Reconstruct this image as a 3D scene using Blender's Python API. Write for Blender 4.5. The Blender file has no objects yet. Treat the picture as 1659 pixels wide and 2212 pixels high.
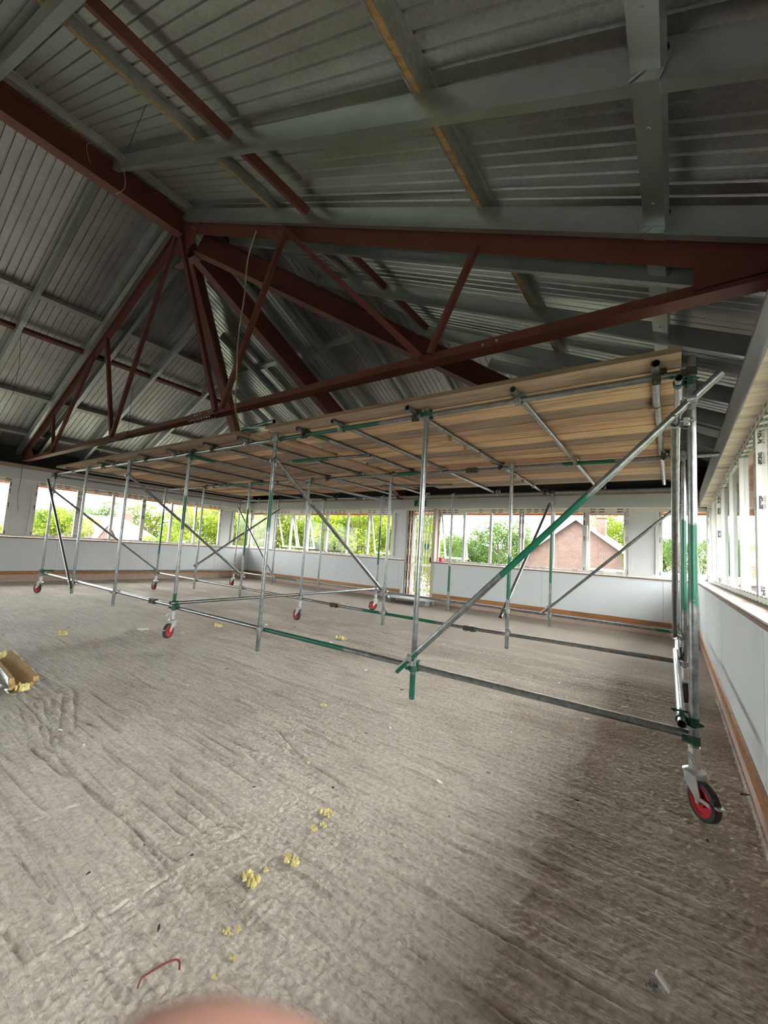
import bpy, math, random
from mathutils import Vector, Matrix
random.seed(11)
SC = bpy.context.scene
COL = SC.collection

# ------------------------------------------------------------------ camera
cd = bpy.data.cameras.new('camera'); cam = bpy.data.objects.new('camera', cd); COL.objects.link(cam)
cd.sensor_fit = 'VERTICAL'; cd.sensor_height = 24.0; cd.lens = 24.0 * 885.0 / 2212.0
cd.dof.use_dof = True; cd.dof.focus_distance = 4.5; cd.dof.aperture_fstop = 7.0
cd.clip_start = 0.005; cd.clip_end = 300
yaw, pitch, roll = -0.6181, 0.0925, 0.0618
fwd = Vector((math.sin(yaw) * math.cos(pitch), math.cos(yaw) * math.cos(pitch), math.sin(pitch)))
rt0 = Vector((math.cos(yaw), -math.sin(yaw), 0)); up0 = rt0.cross(fwd)
rt = rt0 * math.cos(roll) + up0 * math.sin(roll); upv = rt.cross(fwd)
CAM = Vector((0, 0, 1.395))
cam.matrix_world = Matrix(((rt.x, upv.x, -fwd.x, 0), (rt.y, upv.y, -fwd.y, 0), (rt.z, upv.z, -fwd.z, CAM.z), (0, 0, 0, 1)))
SC.camera = cam

# ------------------------------------------------------------------ world: overcast sky
w = bpy.data.worlds.new('overcast_sky'); SC.world = w; w.use_nodes = True
bg = w.node_tree.nodes['Background']
bg.inputs[0].default_value = (1.0, 1.0, 1.0, 1); bg.inputs[1].default_value = 5.0
SC.view_settings.view_transform = 'Standard'; SC.view_settings.look = 'None'
SC.view_settings.exposure = 1.95; SC.view_settings.gamma = 1.0
SC.view_settings.use_curve_mapping = False
try:
    SC.cycles.max_bounces = 6; SC.cycles.diffuse_bounces = 4; SC.cycles.glossy_bounces = 3
    SC.cycles.transparent_max_bounces = 14; SC.cycles.caustics_reflective = False
    SC.cycles.use_denoising = True; SC.cycles.adaptive_threshold = 0.02; SC.cycles.sample_clamp_indirect = 8
except Exception:
    pass

# ------------------------------------------------------------------ dimensions
XR, XL, YF, YB = 0.386, -13.872, 10.321, -10.30
RX, RY0, RY1, SLP = -6.743, -3.2, 3.18, 0.463          # ridge line, roof slope
DECK, RAFT = 6.98, 6.68                                 # apex heights of deck underside / rafter underside
TH = math.atan(SLP); CT, ST = math.cos(TH), math.sin(TH)

# ------------------------------------------------------------------ material helpers
def new_mat(name):
    m = bpy.data.materials.new(name); m.use_nodes = True
    nt = m.node_tree; b = nt.nodes['Principled BSDF']
    return m, nt, b
def N(nt, t, **kw):
    n = nt.nodes.new(t)
    for k, v in kw.items():
        setattr(n, k, v)
    return n
def setin(n, **kw):
    for k, v in kw.items():
        n.inputs[k.replace('_', ' ')].default_value = v
def ramp(nt, stops, interp='LINEAR'):
    r = nt.nodes.new('ShaderNodeValToRGB'); r.color_ramp.interpolation = interp
    e = r.color_ramp.elements
    while len(e) < len(stops): e.new(0.5)
    for i, (p, c) in enumerate(stops):
        e[i].position = p; e[i].color = (*c, 1) if len(c) == 3 else c
    return r
def coords(nt, scale=(1, 1, 1), kind='Object', rnd=False):
    tc = N(nt, 'ShaderNodeTexCoord'); mp = N(nt, 'ShaderNodeMapping'); mp.inputs['Scale'].default_value = scale
    if rnd:
        oi = N(nt, 'ShaderNodeObjectInfo'); ad = N(nt, 'ShaderNodeVectorMath', operation='ADD')
        ml = N(nt, 'ShaderNodeMath', operation='MULTIPLY'); ml.inputs[1].default_value = 37.0
        nt.links.new(oi.outputs['Random'], ml.inputs[0]); nt.links.new(ml.outputs[0], ad.inputs[1])
        nt.links.new(tc.outputs[kind], ad.inputs[0]); nt.links.new(ad.outputs[0], mp.inputs['Vector'])
    else:
        nt.links.new(tc.outputs[kind], mp.inputs['Vector'])
    return mp.outputs['Vector']
def noise(nt, vec, scale, detail=4, rough=0.55, dist=0.0):
    n = N(nt, 'ShaderNodeTexNoise'); n.inputs['Scale'].default_value = scale; n.inputs['Detail'].default_value = detail
    n.inputs['Roughness'].default_value = rough; n.inputs['Distortion'].default_value = dist
    if vec is not None: nt.links.new(vec, n.inputs['Vector'])
    return n.outputs['Fac']
def mixc(nt, fac, a, b):
    m = N(nt, 'ShaderNodeMix', data_type='RGBA')
    for s, v in ((0, fac), (6, a), (7, b)):
        if hasattr(v, 'is_linked') or isinstance(v, bpy.types.NodeSocket): nt.links.new(v, m.inputs[s])
        elif s == 0: m.inputs[s].default_value = v
        else: m.inputs[s].default_value = (*v, 1)
    return m.outputs[2]
def bump(nt, b, h, strength=0.3, dist=0.01, prev=None):
    n = N(nt, 'ShaderNodeBump'); n.inputs['Strength'].default_value = strength; n.inputs['Distance'].default_value = dist
    nt.links.new(h, n.inputs['Height'])
    if prev is not None: nt.links.new(prev, n.inputs['Normal'])
    nt.links.new(n.outputs[0], b.inputs['Normal'])
    return n.outputs[0]
def simple(name, col, rough=0.6, metal=0.0, var=0.15, scale=6.0, bmp=0.0):
    m, nt, b = new_mat(name)
    f = noise(nt, coords(nt, rnd=True), scale, 2)
    c = mixc(nt, f, tuple(x * (1 - var) for x in col), tuple(min(1, x * (1 + var)) for x in col))
    nt.links.new(c, b.inputs['Base Color']); b.inputs['Roughness'].default_value = rough; b.inputs['Metallic'].default_value = metal
    if bmp: bump(nt, b, noise(nt, coords(nt, rnd=True), scale * 6, 4), bmp, 0.004)
    return m

M = {}
def mk_tube():
    m, nt, b = new_mat('galvanised_tube')
    v = coords(nt, (1, 1, 1), rnd=True)
    f = noise(nt, v, 22, 3, 0.65)
    base = ramp(nt, [(0.3, (0.19, 0.195, 0.19)), (0.55, (0.27, 0.285, 0.28)), (0.75, (0.37, 0.385, 0.38))]); nt.links.new(f, base.inputs[0])
    at = N(nt, 'ShaderNodeAttribute', attribute_name='paint')
    ad = N(nt, 'ShaderNodeMath', operation='ADD'); nt.links.new(at.outputs['Fac'], ad.inputs[0])
    f2 = noise(nt, v, 16, 3, 0.7); sc = N(nt, 'ShaderNodeMath', operation='MULTIPLY_ADD'); nt.links.new(f2, sc.inputs[0]); sc.inputs[1].default_value = 1.0; sc.inputs[2].default_value = -0.5
    nt.links.new(sc.outputs[0], ad.inputs[1])
    rp = ramp(nt, [(0.45, (0, 0, 0)), (0.58, (1, 1, 1))]); nt.links.new(ad.outputs[0], rp.inputs[0])
    nt.links.new(mixc(nt, rp.outputs[0], base.outputs[0], (0.006, 0.10, 0.055)), b.inputs['Base Color'])
    mm = N(nt, 'ShaderNodeMath', operation='MULTIPLY_ADD'); nt.links.new(rp.outputs[0], mm.inputs[0]); mm.inputs[1].default_value = -0.8; mm.inputs[2].default_value = 0.86
    nt.links.new(mm.outputs[0], b.inputs['Metallic']); b.inputs['Roughness'].default_value = 0.32
    return m
M['tube'] = mk_tube()
def mk_galv(name, col, rough, sp=60, metal=0.7, spang=1.0):
    m, nt, b = new_mat(name)
    v = coords(nt, (1, 1, 1))
    vo = N(nt, 'ShaderNodeTexVoronoi'); vo.inputs['Scale'].default_value = sp; nt.links.new(v, vo.inputs['Vector'])
    f = noise(nt, v, 2.2, 3, 0.6)
    a = mixc(nt, f, tuple(c * 0.72 for c in col), tuple(c * 1.25 for c in col))
    sepc = N(nt, 'ShaderNodeSeparateColor'); nt.links.new(vo.outputs['Color'], sepc.inputs[0])
    c = mixc(nt, sepc.outputs[0], a, tuple(x * 1.5 for x in col)); 
    mx = mixc(nt, 0.35 * spang, a, c)
    nt.links.new(mx, b.inputs['Base Color']); b.inputs['Metallic'].default_value = metal
    rr = N(nt, 'ShaderNodeMath', operation='MULTIPLY_ADD'); nt.links.new(sepc.outputs[1], rr.inputs[0]); rr.inputs[1].default_value = 0.12 * spang; rr.inputs[2].default_value = rough - 0.06 * spang
    nt.links.new(rr.outputs[0], b.inputs['Roughness'])
    return m
M['deck'] = mk_galv('galvanised_decking', (0.43, 0.435, 0.43), 0.36, 60, 0.85)
M['raft'] = mk_galv('galvanised_section', (0.47, 0.52, 0.505), 0.30, 90, 0.8, 0.12)
M['purl'] = mk_galv('galvanised_purlin', (0.38, 0.38, 0.36), 0.5, 40)
M['red'] = simple('red_oxide_steel', (0.150, 0.045, 0.035), 0.55, 0.0, 0.25, 3.0)
M['bolt'] = simple('zinc_bolt', (0.5, 0.5, 0.48), 0.4, 0.7, 0.1)
M['dark'] = simple('dark_void_board', (0.03, 0.028, 0.026), 0.9)
def mk_wood(name, stops, rnd=True, sx=1.6, sy=30, rough=0.75):
    m, nt, b = new_mat(name)
    v = coords(nt, (sx, sy, sy), rnd=True)
    f = noise(nt, v, 1.0, 4, 0.65, 0.6)
    oi = N(nt, 'ShaderNodeObjectInfo')
    r1 = ramp(nt, stops); nt.links.new(oi.outputs['Random'], r1.inputs[0])
    dk = N(nt, 'ShaderNodeMix', data_type='RGBA', blend_type='MULTIPLY'); dk.inputs[0].default_value = 1.0
    gr = ramp(nt, [(0.25, (0.45, 0.42, 0.40)), (0.5, (0.9, 0.88, 0.86)), (0.8, (1.15, 1.12, 1.08))]); nt.links.new(f, gr.inputs[0])
    nt.links.new(r1.outputs[0], dk.inputs[6]); nt.links.new(gr.outputs[0], dk.inputs[7])
    v2 = coords(nt, (1.2, 4, 4), rnd=True); st = noise(nt, v2, 1.3, 3, 0.6)
    rs = ramp(nt, [(0.5, (0, 0, 0)), (0.72, (1, 1, 1))]); nt.links.new(st, rs.inputs[0])
    mu = N(nt, 'ShaderNodeMath', operation='MULTIPLY'); nt.links.new(rs.outputs[0], mu.inputs[0]); mu.inputs[1].default_value = 0.55
    nt.links.new(mixc(nt, mu.outputs[0], dk.outputs[2], (0.17, 0.13, 0.10)), b.inputs['Base Color'])
    b.inputs['Roughness'].default_value = rough
    return m
BOARDC = [(0.60, 0.42, 0.28), (0.44, 0.33, 0.25), (0.82, 0.57, 0.33), (0.52, 0.41, 0.32), (0.86, 0.64, 0.40), (0.58, 0.32, 0.19), (0.66, 0.52, 0.38), (0.40, 0.31, 0.24)]
for k_, c_ in enumerate(BOARDC): c_ = (c_[0], c_[1] * .94, c_[2] * .90); M['board%d' % k_] = mk_wood('scaffold_board_wood_%d' % k_, [(0, tuple(x * .93 for x in c_)), (1, tuple(min(1, x * 1.06) for x in c_))])
M['boardside'] = mk_wood('weathered_board_edge', [(0, (0.20, 0.135, 0.085)), (1, (0.26, 0.17, 0.105))])
M['purlwood'] = mk_wood('purlin_timber', [(0, (0.45, 0.28, 0.11)), (1, (0.5, 0.33, 0.15))])
M['skirt'] = mk_wood('varnished_skirting', [(0, (0.42, 0.19, 0.06)), (1, (0.48, 0.23, 0.08))], sx=1.0, sy=16, rough=0.45)
M['soffw'] = mk_wood('pale_ply', [(0, (0.86, 0.76, 0.64)), (1, (0.90, 0.81, 0.70))], sx=1.0, sy=9)
M['soffx'] = simple('stained_soffit', (0.55, 0.25, 0.14), 0.6, 0, 0.15)
M['plate'] = simple('pinkish_timber_plate', (0.45, 0.34, 0.28), 0.8, 0, 0.2, 5)
M['pink'] = simple('bare_pink_plaster', (0.50, 0.37, 0.31), 0.9, 0, 0.18, 9, 0.4)
def mk_plaster():
    m, nt, b = new_mat('painted_plasterboard')
    v = coords(nt); f = noise(nt, v, 1.7, 2, 0.6); f2 = noise(nt, v, 7, 4, 0.75)
    a = mixc(nt, f, (0.63, 0.66, 0.675), (0.71, 0.74, 0.755))
    r = ramp(nt, [(0.66, (0, 0, 0)), (0.74, (1, 1, 1))]); nt.links.new(f2, r.inputs[0])
    mu = N(nt, 'ShaderNodeMath', operation='MULTIPLY'); nt.links.new(r.outputs[0], mu.inputs[0]); mu.inputs[1].default_value = 0.18
    nt.links.new(mixc(nt, mu.outputs[0], a, (0.45, 0.42, 0.38)), b.inputs['Base Color']); b.inputs['Roughness'].default_value = 0.85
    return m
M['plaster'] = mk_plaster()
M['upvc'] = simple('white_upvc', (0.66, 0.655, 0.64), 0.35, 0, 0.03)
M['panelgrey'] = simple('white_infill_panel', (0.66, 0.67, 0.67), 0.5, 0, 0.03)
def mk_tape(name, vertical):
    m, nt, b = new_mat(name)
    tc = N(nt, 'ShaderNodeTexCoord'); sp = N(nt, 'ShaderNodeSeparateXYZ'); nt.links.new(tc.outputs['Object'], sp.inputs[0])
    def mth(op, a, b_=None, c=None):
        n = N(nt, 'ShaderNodeMath', operation=op)
        for i_, v_ in enumerate((a, b_, c)):
            if v_ is None: continue
            if isinstance(v_, bpy.types.NodeSocket): nt.links.new(v_, n.inputs[i_])
            else: n.inputs[i_].default_value = v_
        return n.outputs[0]
    xy = mth('ADD', sp.outputs[0], sp.outputs[1]); u, c = (sp.outputs[2], xy) if vertical else (xy, sp.outputs[2])
    us = mth('MULTIPLY', u, 5.5); dash = mth('LESS_THAN', mth('FRACT', us), 0.62)
    wn = N(nt, 'ShaderNodeTexWhiteNoise', noise_dimensions='1D'); nt.links.new(mth('FLOOR', us), wn.inputs['W'])
    keep = mth('GREATER_THAN', wn.outputs[0], 0.18)
    band = mth('LESS_THAN', mth('ABSOLUTE', mth('SUBTRACT', mth('FRACT', mth('MULTIPLY_ADD', c, 17.0, 0.25)), 0.5)), 0.22)
    brk = mth('GREATER_THAN', noise(nt, tc.outputs['Object'], 70, 2), 0.42)
    f = mth('MULTIPLY', mth('MULTIPLY', dash, keep), mth('MULTIPLY', band, brk))
    nt.links.new(mixc(nt, f, (0.66, 0.655, 0.61), (0.05, 0.05, 0.05)), b.inputs['Base Color']); b.inputs['Roughness'].default_value = 0.5
    return m
M['tape'] = mk_tape('upvc_with_printed_tape', False); M['tapev'] = mk_tape('upvc_with_printed_tape_upright', True)
def mk_glass():
    m, nt, b = new_mat('window_glass')
    out = nt.nodes['Material Output']; nt.nodes.remove(b)
    tr = N(nt, 'ShaderNodeBsdfTransparent'); tr.inputs[0].default_value = (0.94, 0.96, 0.95, 1)
    gl = N(nt, 'ShaderNodeBsdfGlossy'); gl.inputs['Roughness'].default_value = 0.02
    lw = N(nt, 'ShaderNodeLayerWeight'); lw.inputs[0].default_value = 0.5
    pw = N(nt, 'ShaderNodeMath', operation='POWER'); nt.links.new(lw.outputs['Facing'], pw.inputs[0]); pw.inputs[1].default_value = 5.0
    fr = N(nt, 'ShaderNodeMath', operation='MULTIPLY_ADD'); nt.links.new(pw.outputs[0], fr.inputs[0]); fr.inputs[1].default_value = 0.8; fr.inputs[2].default_value = 0.010
    mx = N(nt, 'ShaderNodeMixShader'); nt.links.new(fr.outputs[0], mx.inputs[0]); nt.links.new(tr.outputs[0], mx.inputs[1]); nt.links.new(gl.outputs[0], mx.inputs[2])
    nt.links.new(mx.outputs[0], out.inputs['Surface'])
    return m
M['glass'] = mk_glass()
def mk_floor():
    m, nt, b = new_mat('tamped_concrete')
    v = coords(nt)
    vs = coords(nt, (1.0, 8.0, 1)); vs2 = coords(nt, (1.6, 20.0, 1))
    n1 = noise(nt, v, 0.5, 2, 0.6); s1 = noise(nt, vs, 1.5, 2, 0.62, 0.9); s2 = noise(nt, vs2, 1.6, 3, 0.65, 0.9)
    g = noise(nt, v, 42, 3, 0.62, 0.4); st = noise(nt, v, 0.8, 4, 0.62, 0.6)
    a = mixc(nt, n1, (0.49, 0.435, 0.375), (0.685, 0.62, 0.545))
    sm = N(nt, 'ShaderNodeMath', operation='MULTIPLY_ADD'); nt.links.new(s2, sm.inputs[0]); sm.inputs[1].default_value = 0.65
    sh = N(nt, 'ShaderNodeMath', operation='MULTIPLY'); nt.links.new(s1, sh.inputs[0]); sh.inputs[1].default_value = 0.35; nt.links.new(sh.outputs[0], sm.inputs[2])
    rs = ramp(nt, [(0.36, (0.42, 0.39, 0.36)), (0.47, (0.9, 0.89, 0.88)), (0.6, (1.12, 1.12, 1.1))]); nt.links.new(sm.outputs[0], rs.inputs[0])
    mu = N(nt, 'ShaderNodeMix', data_type='RGBA', blend_type='MULTIPLY'); mu.inputs[0].default_value = 0.5; nt.links.new(a, mu.inputs[6]); nt.links.new(rs.outputs[0], mu.inputs[7])
    rd = ramp(nt, [(0.50, (0, 0, 0)), (0.68, (1, 1, 1))]); nt.links.new(st, rd.inputs[0])
    m3 = N(nt, 'ShaderNodeMath', operation='MULTIPLY'); nt.links.new(rd.outputs[0], m3.inputs[0]); m3.inputs[1].default_value = 0.36
    c2 = mixc(nt, m3.outputs[0], mu.outputs[2], (0.33, 0.25, 0.20))
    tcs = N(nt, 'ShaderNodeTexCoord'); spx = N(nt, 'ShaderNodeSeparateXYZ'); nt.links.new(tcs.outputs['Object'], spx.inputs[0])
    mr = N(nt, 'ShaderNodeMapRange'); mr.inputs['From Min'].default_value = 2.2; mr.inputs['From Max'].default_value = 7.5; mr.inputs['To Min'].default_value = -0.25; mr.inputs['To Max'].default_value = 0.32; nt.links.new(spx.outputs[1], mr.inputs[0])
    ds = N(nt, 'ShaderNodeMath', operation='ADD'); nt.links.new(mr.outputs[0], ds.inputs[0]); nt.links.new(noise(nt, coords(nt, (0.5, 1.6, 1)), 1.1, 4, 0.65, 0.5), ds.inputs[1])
    dirt_shade = ramp(nt, [(0.42, (0, 0, 0)), (0.70, (0.72, 0.72, 0.72))]); nt.links.new(ds.outputs[0], dirt_shade.inputs[0])
    c2 = mixc(nt, dirt_shade.outputs[0], c2, (0.27, 0.215, 0.175))          # brown residue under the scaffold; its growth with y paints in far-floor shade
    rg = ramp(nt, [(0.36, (0.5, 0.48, 0.45)), (0.52, (0.95, 0.95, 0.95)), (0.66, (1.2, 1.2, 1.2))]); nt.links.new(g, rg.inputs[0])
    mu2 = N(nt, 'ShaderNodeMix', data_type='RGBA', blend_type='MULTIPLY'); mu2.inputs[0].default_value = 0.5; nt.links.new(c2, mu2.inputs[6]); nt.links.new(rg.outputs[0], mu2.inputs[7])
    nt.links.new(mu2.outputs[2], b.inputs['Base Color']); b.inputs['Roughness'].default_value = 0.85
    hs = N(nt, 'ShaderNodeMath', operation='MULTIPLY_ADD'); nt.links.new(g, hs.inputs[0]); hs.inputs[1].default_value = 0.5; nt.links.new(s2, hs.inputs[2]); bump(nt, b, hs.outputs[0], 0.8, 0.018)
    return m
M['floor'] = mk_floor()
M['rubber'] = simple('grey_rubber', (0.045, 0.042, 0.04), 0.7, 0, 0.3)
M['redwheel'] = simple('red_wheel_plastic', (0.50, 0.02, 0.03), 0.45, 0, 0.1)
M['zinc'] = simple('bright_zinc', (0.62, 0.64, 0.64), 0.35, 0.75, 0.12, 20)
M['coup'] = simple('galvanised_coupler', (0.33, 0.34, 0.33), 0.42, 0.7, 0.3, 30)
M['coupg'] = simple('green_painted_coupler', (0.015, 0.085, 0.05), 0.5, 0.1, 0.4, 30)
M['coupb'] = simple('brass_yellow_band', (0.36, 0.27, 0.12), 0.45, 0.6, 0.25, 30)
M['coupk'] = simple('dark_coupler', (0.075, 0.07, 0.055), 0.55, 0.5, 0.35, 30)
M['yellow'] = simple('yellow_mineral_wool', (0.74, 0.64, 0.27), 0.95, 0, 0.3, 60, 0.8)
M['paper'] = simple('white_paper', (0.90, 0.88, 0.84), 0.9, 0, 0.1)
M['bit'] = simple('dark_debris', (0.04, 0.035, 0.03), 0.8, 0, 0.3, 20)
M['stone'] = simple('grey_cement_flake', (0.33, 0.31, 0.27), 0.9, 0, 0.2, 20)
M['redwire'] = simple('red_cable_sheath', (0.24, 0.05, 0.045), 0.5, 0, 0.2)
M['wire'] = simple('pale_cable', (0.42, 0.38, 0.32), 0.6, 0, 0.15)
M['blackwire'] = simple('thin_dark_wire', (0.06, 0.055, 0.05), 0.6)
M['foil'] = simple('crumpled_foil', (0.75, 0.76, 0.78), 0.25, 0.95, 0.2, 20)
M['card'] = simple('brown_wool_core', (0.40, 0.25, 0.10), 0.95, 0, 0.35, 25, 0.5)
M['signgreen'] = simple('exit_sign_green', (0.008, 0.13, 0.075), 0.5, 0, 0.03)
M['white'] = simple('white_paint', (0.8, 0.8, 0.78), 0.5, 0, 0.03)
M['gate'] = simple('cream_gate_steel', (0.72, 0.66, 0.58), 0.5, 0, 0.08)
M['brown'] = simple('brown_door_timber', (0.20, 0.10, 0.06), 0.6, 0, 0.25)
M['maroon'] = simple('maroon_paint', (0.10, 0.015, 0.025), 0.6)
M['pinkcup'] = simple('pink_red_bucket', (0.70, 0.06, 0.10), 0.45, 0, 0.05)
M['ply'] = simple('grey_ply_platform', (0.42, 0.41, 0.38), 0.8, 0, 0.15)
M['block'] = simple('grey_block', (0.30, 0.30, 0.30), 0.9, 0, 0.15)
M['ledge'] = simple('dusty_pink_ledge', (0.56, 0.48, 0.43), 0.85, 0, 0.2, 8)
M['browntrim'] = simple('brown_sill_edge', (0.22, 0.13, 0.09), 0.7, 0, 0.2)

# ------------------------------------------------------------------ geometry helpers
class MB:
    def __init__(s): s.v = []; s.f = []; s.m = []; s.p = None
    def add(s, V, F, mi=0):
        o = len(s.v); s.v += [tuple(x) for x in V]
        for f in F: s.f.append(tuple(i + o for i in f)); s.m.append(mi)
        return s
    def box(s, x0, x1, y0, y1, z0, z1, mi=0):
        x0, x1 = min(x0, x1), max(x0, x1); y0, y1 = min(y0, y1), max(y0, y1); z0, z1 = min(z0, z1), max(z0, z1)
        V = [(x0, y0, z0), (x1, y0, z0), (x1, y1, z0), (x0, y1, z0), (x0, y0, z1), (x1, y0, z1), (x1, y1, z1), (x0, y1, z1)]
        return s.add(V, [(0, 3, 2, 1), (4, 5, 6, 7), (0, 1, 5, 4), (1, 2, 6, 5), (2, 3, 7, 6), (3, 0, 4, 7)], mi)
    def ext(s, prof, p, q, a, b, mi=0):
        p, q, a, b = Vector(p), Vector(q), Vector(a), Vector(b); n = len(prof)
        V = [p + a * u + b * w_ for u, w_ in prof] + [q + a * u + b * w_ for u, w_ in prof]
        F = [(i, (i + 1) % n, n + (i + 1) % n, n + i) for i in range(n)] + [tuple(range(n - 1, -1, -1)), tuple(range(n, 2 * n))]
        return s.add(V, F, mi)
    def cyl(s, p, q, r, n=12, mi=0, r2=None):
        p, q = Vector(p), Vector(q); d = (q - p).normalized(); a = d.orthogonal().normalized(); b = d.cross(a); r2 = r if r2 is None else r2
        V = [p + (a * math.cos(2 * math.pi * i / n) + b * math.sin(2 * math.pi * i / n)) * r for i in range(n)] + \
            [q + (a * math.cos(2 * math.pi * i / n) + b * math.sin(2 * math.pi * i / n)) * r2 for i in range(n)]
        return s.add(V, [(i, (i + 1) % n, n + (i + 1) % n, n + i) for i in range(n)] + [tuple(range(n - 1, -1, -1)), tuple(range(n, 2 * n))], mi)
    def ring(s, c, d, ro, ri, h, n=16, mi=0):
        c = Vector(c); d = Vector(d).normalized(); a = d.orthogonal().normalized(); b = d.cross(a); V = []
        for rr, hh in ((ro, -h / 2), (ro, h / 2), (ri, h / 2), (ri, -h / 2)):
            V += [c + d * hh + (a * math.cos(2 * math.pi * i / n) + b * math.sin(2 * math.pi * i / n)) * rr for i in range(n)]
        F = []
        for k in range(4):
            k2 = (k + 1) % 4
            F += [(k * n + i, k * n + (i + 1) % n, k2 * n + (i + 1) % n, k2 * n + i) for i in range(n)]
        return s.add(V, F, mi)
    def lathe(s, prof, c, d, n=24, mi=0):   # prof: (radius, height) closed loop
        c = Vector(c); d = Vector(d).normalized(); a = d.orthogonal().normalized(); b = d.cross(a); V = []; k = len(prof)
        for rr, hh in prof:
            V += [c + d * hh + (a * math.cos(2 * math.pi * i / n) + b * math.sin(2 * math.pi * i / n)) * rr for i in range(n)]
        F = []
        for j in range(k):
            j2 = (j + 1) % k
            F += [(j * n + i, j * n + (i + 1) % n, j2 * n + (i + 1) % n, j2 * n + i) for i in range(n)]
        return s.add(V, F, mi)
    def path(s, pts, r, n=6, mi=0):
        P = [Vector(x) for x in pts]; V = []
        for i, p in enumerate(P):
            d = (P[min(i + 1, len(P) - 1)] - P[max(i - 1, 0)]).normalized()
            a = d.cross(Vector((0.3, 0.2, 0.93))).normalized(); b = d.cross(a)
            V += [p + (a * math.cos(2 * math.pi * k / n) + b * math.sin(2 * math.pi * k / n)) * r for k in range(n)]
        F = []
        for i in range(len(P) - 1):
            F += [(i * n + k, i * n + (k + 1) % n, (i + 1) * n + (k + 1) % n, (i + 1) * n + k) for k in range(n)]
        F += [tuple(range(n - 1, -1, -1)), tuple(range((len(P) - 1) * n, len(P) * n))]
        return s.add(V, F, mi)
    def build(s, name, mat, parent=None, smooth=False, rot=None, origin=None):
        xs = list(zip(*s.v)); c = Vector([(min(t) + max(t)) / 2 for t in xs]) if origin is None else Vector(origin)
        me = bpy.data.meshes.new(name); me.from_pydata([(x - c.x, y - c.y, z - c.z) for x, y, z in s.v], [], s.f)
        mats = mat if isinstance(mat, (list, tuple)) else [mat]
        for k in mats: me.materials.append(M[k] if isinstance(k, str) else k)
        if len(mats) > 1: me.polygons.foreach_set('material_index', s.m)
        if smooth:
            me.polygons.foreach_set('use_smooth', [True] * len(me.polygons))
            try: me.set_sharp_from_angle(angle=math.radians(35))
            except Exception: pass
        if s.p is not None:
            at = me.attributes.new('paint', 'FLOAT', 'POINT'); at.data.foreach_set('value', s.p)
        me.update()
        o = bpy.data.objects.new(name, me); COL.objects.link(o)
        off = world_loc(parent) if parent is not None else Vector((0, 0, 0))
        o.location = c - off
        if parent is not None: o.parent = parent
        return o
def world_loc(o):
    l = Vector((0, 0, 0))
    while o is not None: l += o.location; o = o.parent
    return l
def empty(name, loc=(0, 0, 0), parent=None):
    o = bpy.data.objects.new(name, None); COL.objects.link(o); o.empty_display_size = 0.1
    o.location = Vector(loc) - (world_loc(parent) if parent is not None else Vector((0, 0, 0)))
    if parent is not None: o.parent = parent
    return o
def tag(o, label=None, cat=None, group=None, kind=None):
    if label: o['label'] = label
    if cat: o['category'] = cat
    if group: o['group'] = group
    if kind: o['kind'] = kind
    return o
def thick(pl, t):
    n = len(pl); L, R_ = [], []
    for i in range(n):
        a = Vector(pl[max(i - 1, 0)]); b = Vector(pl[i]); c = Vector(pl[min(i + 1, n - 1)])
        d1 = (b - a).normalized() if i > 0 else (c - b).normalized(); d2 = (c - b).normalized() if i < n - 1 else d1
        nn = Vector((-(d1.y + d2.y), d1.x + d2.x)); k = nn.length
        nn = nn / k; sc = t / max(0.35, nn.dot(Vector((-d1.y, d1.x))))
        L.append((b.x, b.y)); R_.append((b.x + nn.x * sc, b.y + nn.y * sc))
    return L + R_[::-1]

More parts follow.
